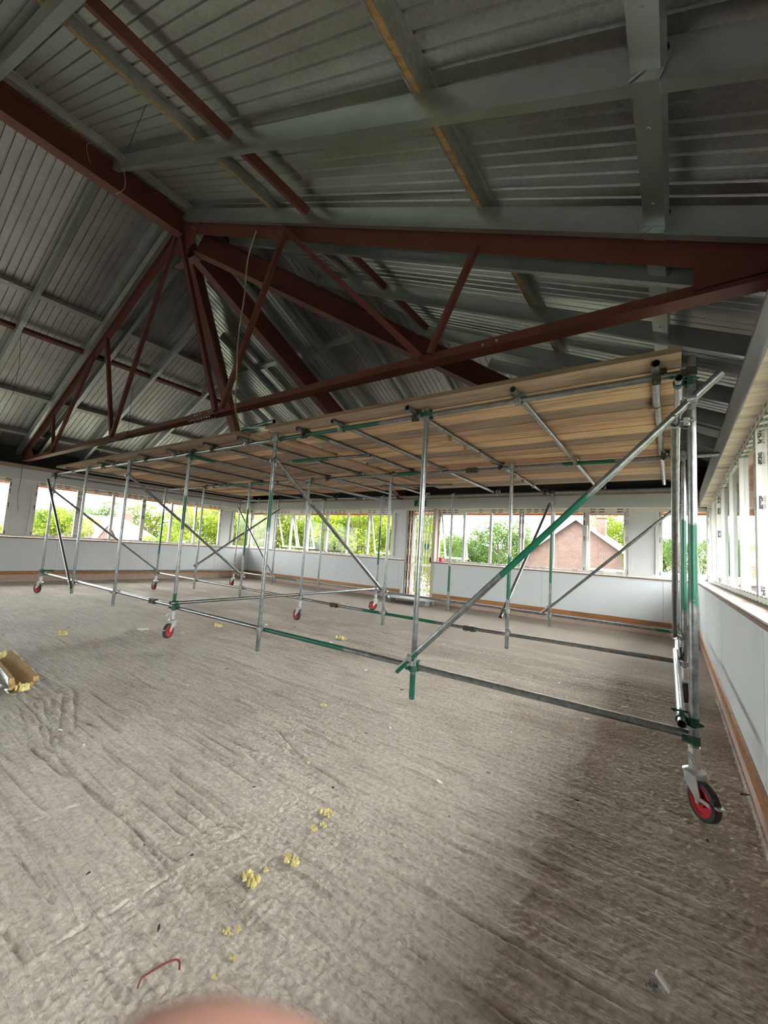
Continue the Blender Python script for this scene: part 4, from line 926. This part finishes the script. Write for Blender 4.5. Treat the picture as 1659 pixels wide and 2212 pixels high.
def trunk_mesh(seed):
    rnd = random.Random(seed); m2 = MB(); m2.cyl((0, 0, -1), (0.02, 0, .1), .06, 8, 0, .035)
    for i in range(6):
        a = rnd.uniform(0, 6.28); m2.cyl((0.01, 0, rnd.uniform(-.4, .05)), (.55 * math.cos(a), .55 * math.sin(a), rnd.uniform(.2, .7)), .025, 6, 0, .008)
    o = m2.build('trunk', 'bark', origin=(0, 0, 0)); me = o.data; bpy.data.objects.remove(o); return me
CRN = [[crown_mesh(3 + i, 15000, 'leaf%d' % k) for i in range(3)] for k in (0, 1)]; TRK = [trunk_mesh(i) for i in range(3)]
G1, G2, G3 = 'trees massed left of the gate', 'trees right of the gate', 'trees beyond the left-hand windows'
TREES = [(-37.1, 10.4, 3.4, 3.4, 0, 'yellow-green tree seen through the left wall next to the dangling wire panel', G3),
         (-46.3, 11.2, 3.0, 3.2, 0, 'distant yellow-green tree at the very left edge of the windows', G3),
         (-50.3, 18.0, 5.2, 4.4, 1, 'large dark green round tree rising behind the tiled roof', G3),
         (-50.4, 22.5, 3.6, 3.0, 1, 'smaller dark green tree beside the tiled roof', G3),
         (-46.0, 21.6, 5.4, 4.0, 0, 'bushy green tree behind the chimney of the tiled roof', G3), (-25.0, 12.3, 1.5, 1.6, 0, 'low yellow-green bush in front of the tiled roof', G3),
         (-21.6, 12.9, 4.0, 2.4, 0, 'bright bushy tree close outside the last left-wall windows', G3),
         (-19.2, 11.4, 3.6, 2.4, 0, 'bright green tree close outside the narrow left-wall corner window', G3),
         (-17.8, 13.4, 3.8, 2.6, 0, 'bright green tree right outside the room corner', G1),
         (-16.5, 14.7, 3.6, 2.6, 0, 'yellow-green tree behind the narrow far-wall corner window', G1), (-15.4, 15.5, 3.8, 2.6, 0, 'yellow-green tree behind the first tilted-out sash from the corner', G1), (-15.6, 18.4, 4.6, 2.8, 0, 'taller yellow-green tree behind the second tilted-out sash from the corner', G1), (-12.6, 15.8, 4.2, 2.8, 0, 'nearest yellow-green tree in the middle of the windows left of the gate', G1),
         (-14.2, 20.8, 4.8, 2.8, 0, 'yellow-green tree further back left of the gate', G1), (-11.6, 17.6, 4.4, 2.2, 0, 'yellow-green tree behind the tilted sash next to the gate panel', G1), (-13.8, 22.6, 4.8, 2.2, 0, 'yellow-green tree seen through the folding gate', G1),
         (-13.1, 26.4, 3.3, 1.6, 1, 'green tree just right of the gate behind the red bucket', G2), (-13.9, 31.3, 3.7, 3.0, 1, 'low rounded green tree in the first window right of the gate', G2),
         (-14.0, 36.3, 3.0, 3.0, 1, 'low far tree under open sky right of the gate', G2), (-11.6, 33.3, 4.8, 3.4, 1, 'tallest green tree in the middle of the windows right of the gate', G2),
         (-11.4, 39.0, 4.6, 3.0, 1, 'green tree directly left of the brick gable', G2), (-10.6, 43.0, 3.4, 2.6, 1, 'small far tree peeping beside the brick gable verge', G2),
         (-4.5, 50.4, 7.6, 5.0, 0, 'broad pale green tree behind the brick chimney', G2), (-0.5, 23.0, 3.7, 1.5, 1, 'thin green tree in the far right corner window', G2),
         (1.6, 23.6, 3.6, 1.1, 1, 'slender tree at the very corner of the far wall windows', G2),
         (14.0, 34.0, 6.0, 4.0, 0, 'bright green tree outside the right-hand windows', G2), (19.0, 28.5, 6.0, 4.0, 1, 'green tree beyond the right-hand windows near the brick block', G2)]
for i, (x, y, zt, r_, k, lab, g) in enumerate(TREES):
    hh = (zt + 1.6) / 2; zc = zt - hh
    t = empty('leafy_tree', (x, y, GZ)); tag(t, lab, 'tree', g)
    o = bpy.data.objects.new('crown', CRN[k][i % 3]); COL.objects.link(o); o.parent = t; o.location = (0, 0, zc - GZ); o.scale = (r_, r_, hh * 1.06); o.rotation_euler = (0, 0, i * 1.3)
    o = bpy.data.objects.new('trunk', TRK[i % 3]); COL.objects.link(o); o.parent = t; o.location = (0, 0, zc - GZ); o.scale = (r_ * .8, r_ * .8, (zc - GZ))
def prism(pts, axis, a0, a1):   # polygon in (u,z) extruded along the other horizontal axis
    n = len(pts); f = (lambda u, z, a: (u, a, z)) if axis == 'y' else (lambda u, z, a: (a, u, z))
    m2 = MB(); m2.add([f(u, z, a0) for u, z in pts] + [f(u, z, a1) for u, z in pts], [tuple(range(n)), tuple(range(2 * n - 1, n - 1, -1))] + [(i, (i + 1) % n, n + (i + 1) % n, n + i) for i in range(n)]); return m2
h = empty('brick_house', (-4.62, 30, GZ)); tag(h, 'red brick gable-ended house with chimney outside the far windows', 'house')
prism([(-9.2, GZ), (-0.05, GZ), (-0.05, .35), (-4.62, 3.82), (-9.2, .35)], 'y', 26, 35).build('gable_wall', 'brick', h)
rf = MB()
for sg in (1, -1):
    rf.add([(-4.62, 25.7, 3.95), (-4.62 + sg * 5.0, 25.7, .15), (-4.62 + sg * 5.0, 35.2, .15), (-4.62, 35.2, 3.95), (-4.62, 25.7, 3.83), (-4.62 + sg * 5.0, 25.7, .03), (-4.62 + sg * 5.0, 35.2, .03), (-4.62, 35.2, 3.83)], [(0, 1, 2, 3), (7, 6, 5, 4), (0, 4, 5, 1), (3, 2, 6, 7), (1, 5, 6, 2)])
rf.build('tiled_roof', 'tiles', h)
ch = MB(); ch.box(-3.72, -3.26, 27.0, 27.6, 2.4, 4.05); c_ = ch.build('chimney', 'brick', h); ch = MB(); ch.box(-3.77, -3.21, 26.95, 27.65, 4.05, 4.15); ch.build('chimney_cap', 'brick', c_)
vb = MB()
for sg in (1, -1): vb.add([(-4.62, 25.66, 4.0), (-4.62 + sg * 5.05, 25.66, .16), (-4.62 + sg * 5.05, 25.66, -.02), (-4.62, 25.66, 3.82), (-4.62, 25.70, 4.0), (-4.62 + sg * 5.05, 25.70, .16), (-4.62 + sg * 5.05, 25.70, -.02), (-4.62, 25.70, 3.82)], [(0, 1, 2, 3), (7, 6, 5, 4), (0, 4, 5, 1), (3, 2, 6, 7)])
vb.build('verge_boards', 'white', h)
wg = prism([(31, GZ), (37, GZ), (37, .6), (34, 3.0), (31, .6)], 'x', -.5, 9); wg.build('side_wing', 'brick', h)
m2 = MB(); m2.add([(-.5, 30.7, .45), (9.2, 30.7, .45), (9.2, 34, 3.1), (-.5, 34, 3.1)], [(0, 1, 2, 3)]); m2.add([(-.5, 37.3, .45), (9.2, 37.3, .45), (9.2, 34, 3.1), (-.5, 34, 3.1)], [(0, 3, 2, 1)]); m2.build('wing_roof', 'tiles', h)
b2 = empty('brick_annexe', (3, 18.5, GZ)); tag(b2, 'low brick building with white coping outside the far right corner', 'building')
m2 = MB(); m2.box(-1.2, 7.5, 17, 20, GZ, 1.02); m2.build('brick_wall', 'brick', b2); m2 = MB(); m2.box(-1.25, 7.55, 16.95, 20.05, 1.02, 1.2); m2.build('coping', 'white', b2)
b3 = empty('brick_block', (17, 8, GZ)); tag(b3, 'brick building facing the right-hand windows', 'building')
m2 = MB(); m2.box(11, 20, -6, 22, GZ, 1.6); m2.build('brick_wall', 'brick', b3); prism([(10.6, 1.6), (20.4, 1.6), (15.5, 4.6)], 'y', -6.3, 22.3).build('tiled_roof', 'tiles', b3)
h2 = empty('tiled_roof_house', (-37, 15, GZ)); tag(h2, 'house with pale tiled hipped roof outside the left-hand windows', 'house')
m2 = MB(); m2.box(-41, -34.4, 10.4, 17.2, GZ, .75); m2.build('brick_wall', 'brick', h2)
m2 = MB(); m2.add([(-34, 9.9, .7), (-34, 17.6, .7), (-41.4, 17.6, .7), (-41.4, 9.9, .7), (-37.7, 12.6, 2.75), (-37.7, 15.4, 2.75)], [(0, 1, 5, 4), (1, 2, 5), (2, 3, 4, 5), (3, 0, 4)]); m2.build('hipped_roof', 'tiles', h2)
m2 = MB(); m2.box(-34.1, -33.95, 9.9, 17.6, .5, .72); m2.build('fascia', 'white', h2)
m2 = MB(); m2.box(-38.0, -37.4, 15.2, 16.0, 1.9, 3.15); m2.build('chimney', 'brick', h2)
prism([(12.0, GZ), (13.3, GZ), (13.3, .8), (12.65, 1.9), (12.0, .8)], 'x', -34.4, -33.2).build('gable_porch', 'brick', h2)
m2 = MB(); m2.add([(-33.1, 11.8, .6), (-33.1, 12.65, 2.05), (-35.5, 12.65, 2.05), (-35.5, 11.8, .6), (-33.1, 13.5, .6), (-35.5, 13.5, .6)], [(0, 1, 2, 3), (1, 4, 5, 2)]); m2.build('porch_roof', 'tiles', h2)

# ------------------------------------------------------------------ cables and wires
def wire(name, label, pts, r, mat, sub=6):
    P = [Vector(p) for p in pts]; out = []
    for i in range(len(P) - 1):
        p0, p1, p2, p3 = P[max(i - 1, 0)], P[i], P[i + 1], P[min(i + 2, len(P) - 1)]
        for k in range(sub):
            t = k / sub; out.append(.5 * ((2 * p1) + (p2 - p0) * t + (2 * p0 - 5 * p1 + 4 * p2 - p3) * t * t + (3 * p1 - p0 - 3 * p2 + p3) * t ** 3))
    out.append(P[-1]); m2 = MB(); m2.path(out, r, 6); o = m2.build(name, mat, None, True); tag(o, label, 'cable'); return o
wire('hanging_cable', 'pale armoured cable hanging from the truss top chord onto the scaffold deck', [(-4.62, 3.10, 5.60), (-4.75, 3.1, 5.24), (-4.745, 3.1, 4.70), (-4.79, 3.1, 4.12), (-4.73, 3.1, 3.46), (-4.62, 3.06, 3.05), (-4.35, 3.03, 2.82), (-4.0, 3.02, 2.765), (-3.8, 3.03, 2.76)], .010, 'wire')
wire('thin_wire', 'thin dark wire dangling from the eaves over the left wall panel', [(-13.90, 3.12, 3.045), (-13.86, 3.12, 3.05), (-13.72, 3.1, 2.6), (-13.70, 3.08, 2.2), (-13.68, 3.13, 1.8)], .006, 'blackwire')
wire('wire_loop', 'thin looped wire hooked over the ridge beam', [(-6.63, 1.75, 6.50), (-6.62, 1.68, 6.72), (-6.5, 1.80, 6.76), (-6.3, 2.0, 6.55), (-6.35, 2.1, 6.3), (-6.5, 2.05, 6.22)], .005, 'wire')
wire('thin_wire', 'thin wire hanging straight down past the timber purlin near the ridge', [(-4.6, 1.62, 6.0), (-5.0, 1.66, 5.85), (-5.45, 1.72, 5.75)], .003, 'blackwire')
wire('thin_wire', 'thin dark wire hanging from the left roof slope rafter', [(-10.2, 2.0, 5.05), (-10.25, 2.05, 4.5), (-10.25, 2.02, 3.9)], .004, 'blackwire')
wire('thin_wire', 'thin dark wire hanging behind the truss web from the left slope', [(-10.6, 4.2, 4.9), (-10.6, 4.2, 4.2), (-10.55, 4.2, 3.6)], .004, 'blackwire')
wire('red_wire', 'bent dark red offcut of cable on the floor at the front', [(-1.355, .753, .006), (-1.374, .772, .006), (-1.372, .793, .007), (-1.359, .833, .012), (-1.344, .864, .012), (-1.329, .871, .008), (-1.311, .860, .006)], .0032, 'redwire')

# ------------------------------------------------------------------ debris on the floor
def tuft(name, label, x, y, s, mat='yellow', group=None, cat='insulation'):
    rnd = random.Random(hash((round(x * 100), round(y * 100))) & 0xffff); m2 = MB()
    for k in range(16):
        c = Vector((x + rnd.uniform(-.5, .5) * s, y + rnd.uniform(-.32, .32) * s, .0)); n = 6; r_ = s * rnd.uniform(.07, .20); hh = s * rnd.uniform(.10, .34)
        V = []
        for rr, zz in ((1, 0), (.85, .5), (.45, .95)):
            V += [(c.x + math.cos(6.283 * i / n + k) * r_ * rr * rnd.uniform(.6, 1.25), c.y + math.sin(6.283 * i / n + k) * r_ * rr * rnd.uniform(.6, 1.25), .0005 + zz * hh * rnd.uniform(.7, 1.2)) for i in range(n)]
        Fc = [(j * n + i, j * n + (i + 1) % n, (j + 1) * n + (i + 1) % n, (j + 1) * n + i) for j in range(2) for i in range(n)] + [tuple(range(2 * n, 3 * n)), tuple(range(n - 1, -1, -1))]
        m2.add(V, Fc)
    o = m2.build(name, mat); tag(o, label, cat, group); return o
def flake(name, label, x, y, s, mat, group=None, cat='debris', th=.002, asp=.55):
    rnd = random.Random(hash((round(x * 100), round(y * 100), 5)) & 0xffff); n = rnd.choice((5, 6, 7)); a0 = rnd.uniform(0, 3.14); pts = []
    for i in range(n):
        a = 6.283 * i / n + rnd.uniform(-.25, .25); u, v = math.cos(a) * s * .5 * rnd.uniform(.7, 1.1), math.sin(a) * s * .5 * asp * rnd.uniform(.7, 1.1)
        pts.append((x + u * math.cos(a0) - v * math.sin(a0), y + u * math.sin(a0) + v * math.cos(a0), .001 + rnd.uniform(0, s * .10)))
    m2 = MB(); m2.add(pts + [(a, b, c + th) for a, b, c in pts] , [tuple(range(n - 1, -1, -1)), tuple(range(n, 2 * n))] + [(i, (i + 1) % n, n + (i + 1) % n, n + i) for i in range(n)])
    o = m2.build(name, mat); tag(o, label, cat, group); return o
GI, GP, GD, GS = 'yellow insulation crumbs on the floor', 'paper scraps on the floor', 'dark scraps on the floor', 'cement flakes on the floor'
for x, y, s, lab in ((-1.488, 1.753, .050, 'largest of the three yellow wool crumbs lying together in mid-floor'), (-1.461, 1.621, .028, 'leftmost of the three yellow wool crumbs lying together in mid-floor'), (-1.442, 1.673, .028, 'middle one of the three yellow wool crumbs lying together in mid-floor'),
                     (-1.383, 1.407, .045, 'upright yellow wool tuft between the long tuft and the three crumbs'), (-1.425, 1.418, .024, 'tiny yellow wool crumb touching the upright tuft'), (-1.438, 1.229, .060, 'longest ragged yellow wool tuft in the foreground'), (-1.442, 1.303, .026, 'small yellow crumb at the upper end of the longest tuft'),
                     (-1.307, 1.036, .026, 'left one of two pale yellow crumbs in the near foreground'), (-1.291, 1.065, .020, 'right one of two pale yellow crumbs in the near foreground'), (-1.213, .992, .018, 'single pale yellow crumb near the front of the floor'), (-1.205, .92, .015, 'front-most pale yellow crumb near the red wire'),
                     (-6.742, 2.177, .12, 'yellow wool lump on the floor left of the middle castor'), (-6.044, 4.05, .11, 'yellow wool lump behind the middle castor under the scaffold'), (-4.174, 4.945, .10, 'yellow wool lump under the middle of the scaffold'), (-2.528, 2.813, .034, 'small yellow crumb in front of the scaffold ledger'), (-5.946, 1.404, .10, 'yellow wool lump above the foil-wrapped piece at the left edge'), (-1.93, 2.045, .022, 'tiny yellow crumb on bare floor in front of the scaffold')):
    tuft('insulation_tuft', lab, x, y, s * 1.3, 'yellow', GI)
flake('paper_sheet', 'large grey-white paper sheet beside the middle castor', -6.38, 3.04, .40, 'paper', GP, 'paper', asp=.5)
for x, y, s, lab in ((-.395, 4.84, .10, 'white paper strip under the right end of the scaffold'), (.331, 3.812, .05, 'small pale scrap beside the near castor against the wall'), (-3.512, 1.197, .06, 'white torn scrap on the fan-shaped marks at left'), (-3.16, 1.22, .055, 'thin white splinter right of the fan-shaped marks'), (-6.833, 3.705, .20, 'white curled strip behind the middle castor'), (-5.928, 2.84, .06, 'small white scrap in front of the paper sheet'), (-4.087, 4.62, .10, 'white crumpled scrap near the yellow lump under the scaffold'), (-1.076, 5.186, .07, 'white scrap near the right-hand middle ledger'), (-2.913, 3.927, .09, 'white scrap behind the near ledger by the big brace'), (-2.891, 5.889, .09, 'white scrap in the shade under the deck centre')):
    flake('paper_scrap', lab, x, y, s, 'paper', GP, 'paper', asp=.4)
rnd = random.Random(5)
for i in range(48):
    x, y = rnd.uniform(-9, .1), rnd.uniform(2.2, 8.2)
    flake('paper_fleck', 'tiny white paper fleck scattered on the floor under and around the scaffold', x, y, rnd.uniform(.025, .075), 'paper', 'tiny paper flecks', 'paper', asp=.45)
for x, y, s, lab in ((-1.963, .831, .026, 'dark oval washer on the floor at lower left'), (-1.959, 1.048, .016, 'dark chip on the left foreground floor'), (-1.743, 1.15, .02, 'dark chip beside the joint line in the foreground'), (-1.506, .891, .03, 'thin dark nail in the left foreground'), (-1.966, 1.649, .018, 'dark speck left of the three yellow crumbs'), (-1.625, 1.944, .018, 'dark speck above the three yellow crumbs'), (-2.245, 3.66, .045, 'dark staple on the floor left of the brace foot'), (.359, 3.593, .06, 'dark lump against the right-hand wall behind the near castor'), (.138, 2.867, .03, 'dark twig in front of the near castor'), (-.469, 2.792, .028, 'dark splinter left of the near castor'), (-7.143, 2.374, .05, 'dark bit near the yellow lump at left'), (-3.973, 2.826, .045, 'dark bit in front of the second standard'), (-1.914, 2.633, .026, 'dark bit in front of the brace foot'), (-5.234, 4.954, .06, 'dark bit beside the rear middle castor')):
    flake('dark_scrap', lab, x, y, s, 'bit', GD, 'debris', th=.004, asp=.4)
for x, y, s, lab in ((-4.904, 2.567, .13, 'pale flat cement flake on the left floor'), (-4.072, 2.18, .10, 'second pale cement flake in front of the first'), (-.983, 2.155, .03, 'small grey cement crumb on the open floor at right centre'), (-.383, 2.743, .03, 'grey pebble left of the near castor'), (-.985, 2.731, .035, 'grey pebble in front of the long near ledger'), (-2.157, .966, .018, 'round grey pebble in the left foreground'), (-1.605, .966, .06, 'long pale cement smear in the foreground')):
    flake('cement_flake', lab, x, y, s, 'stone', GS, 'debris', th=.004, asp=.6)
tuft('fibre_clump', 'beige fibre clump on the floor at lower right', -.068, 1.80, .042, 'stone', None, 'debris')
m2 = MB(); m2.ext([(-.010, 0), (.010, 0), (.010, .010), (-.010, .010)], (-.055, 1.835, .022), (-.018, 1.815, .002), (0, 1, 0), (.4, 0, 1)); tag(m2.build('plastic_chip', 'white'), 'white plastic chip beside the fibre clump', 'debris')
m2 = MB(); m2.ring((-.574, 2.228, .004), (0, 0, 1), .007, .0035, .007, 12); tag(m2.build('spacer_ring', 'white'), 'tiny white ring on the floor in the right foreground', 'ring')

# ------------------------------------------------------------------ foil-faced pipe insulation at the left edge
fo = empty('pipe_insulation', (-4.85, 1.24, 0)); tag(fo, 'broken half shell of foil-faced pipe insulation lying open at the left edge', 'insulation')
def shell(r0, r1, a0, a1, p, q, name, mat, jag=0.0, seed=1):
    rnd = random.Random(seed); P, Q_ = Vector(p), Vector(q); ax = (Q_ - P).normalized(); sd = Vector((-ax.y, ax.x, 0)).normalized(); n, ln = 14, 10; m2 = MB(); V = []
    for rr in (r0, r1):
        for j in range(ln + 1):
            for i in range(n + 1):
                a = a0 + (a1 - a0) * i / n; w_ = 1 + rnd.uniform(-jag, jag); c = P.lerp(Q_, j / ln) + ax * (rnd.uniform(-.02, .02) if jag and j in (0, ln) else 0)
                V.append(c + sd * math.cos(a) * rr * w_ + Vector((0, 0, 1)) * math.sin(a) * rr * w_)
    S_ = (n + 1) * (ln + 1); I = lambda k, j, i: k * S_ + j * (n + 1) + i; Fc = []
    for k in (0, 1):
        for j in range(ln):
            for i in range(n): f = (I(k, j, i), I(k, j, i + 1), I(k, j + 1, i + 1), I(k, j + 1, i)); Fc.append(f if k else f[::-1])
    for j in range(ln): Fc += [(I(0, j, 0), I(1, j, 0), I(1, j + 1, 0), I(0, j + 1, 0)), (I(0, j, n), I(0, j + 1, n), I(1, j + 1, n), I(1, j, n))]
    for i in range(n): Fc += [(I(0, 0, i), I(0, 0, i + 1), I(1, 0, i + 1), I(1, 0, i)), (I(0, ln, i), I(1, ln, i), I(1, ln, i + 1), I(0, ln, i + 1))]
    m2.add(V, Fc); return m2.build(name, mat, fo, True)
shell(.062, .098, math.radians(170), math.radians(375), (-4.55, 1.24, .104), (-5.6, 1.30, .112), 'wool_shell', 'card', .05, 3)
shell(.0995, .1025, math.radians(176), math.radians(372), (-4.58, 1.242, .106), (-5.62, 1.302, .112), 'foil_skin', 'foil', .035, 5)
rim = tuft('wool_rim', None, -4.54, 1.22, .14, 'yellow', None, None)
for k in ('label', 'category', 'group'):
    if k in rim: del rim[k]
rim.parent = fo; rim.location = rim.location - fo.location + Vector((0, 0, .03))
m2 = MB(); rnd = random.Random(4); V = []
for i in range(13):
    t = i / 12; p = Vector((-5.25, 1.02, 0)).lerp(Vector((-4.40, 1.20, 0)), t)
    for wv in (-.035, 0, .035): V.append((p.x - .2 * wv + rnd.uniform(-.006, .006), p.y + wv + rnd.uniform(-.008, .008), .012 + rnd.uniform(0, .03)))
m2.add(V, [(3 * i + j, 3 * i + j + 1, 3 * i + j + 4, 3 * i + j + 3) for i in range(12) for j in range(2)]); m2.build('foil_flap', 'foil', fo)

# ------------------------------------------------------------------ the photographer's fingertip that slipped in front of the lens
def mk_skin():
    m, nt, b = new_mat('skin'); f = noise(nt, coords(nt), 180, 4)
    nt.links.new(mixc(nt, f, (0.36, 0.18, 0.135), (0.46, 0.25, 0.20)), b.inputs['Base Color']); b.inputs['Roughness'].default_value = 0.5
    b.inputs['Subsurface Weight'].default_value = 0.1; b.inputs['Subsurface Radius'].default_value = (.004, .0015, .0008); return m
M['skin'] = mk_skin()
tip = CAM + fwd * .022 + rt * (-.0072) - upv * (.0327)
d_up = (upv * .93 + fwd * .25 + rt * .28).normalized(); sid = d_up.cross(fwd).normalized(); frn = sid.cross(d_up)
m2 = MB(); V = []; rings = [(-.070, .0092), (-.058, .0094), (-.045, .0090), (-.036, .0093), (-.026, .0091), (-.015, .0090), (-.007, .0088), (-.002, .0084), (.0002, .0072), (.0014, .0048), (.0018, .002)]; n = 20
for hgt, r_ in rings: V += [tip + d_up * hgt + (sid * math.cos(6.2832 * i / n) * 1.32 + frn * math.sin(6.2832 * i / n) * .92) * r_ for i in range(n)]
m2.add(V, [(j * n + i, j * n + (i + 1) % n, (j + 1) * n + (i + 1) % n, (j + 1) * n + i) for j in range(len(rings) - 1) for i in range(n)] + [tuple(range(n - 1, -1, -1)), tuple(range((len(rings) - 1) * n, len(rings) * n))])
fg = empty('finger', tip - d_up * .07); tag(fg, 'blurred pink fingertip of the photographer at the bottom edge', 'finger')
m2.build('fingertip', 'skin', fg, True)
m2 = MB(); V = []
for j in range(5):
    for i in range(7):
        a = math.radians(-38 + 76 * i / 6); r_ = (.0094, .0095, .0093, .0086, .0074)[j]; V.append(tip + d_up * (-.016 + .0036 * j) + (frn * math.cos(a) * .93 + sid * math.sin(a) * 1.28) * r_)
m2.add(V, [(j * 7 + i, j * 7 + i + 1, (j + 1) * 7 + i + 1, (j + 1) * 7 + i) for j in range(4) for i in range(6)]); m2.build('nail', 'skin', fg, True)
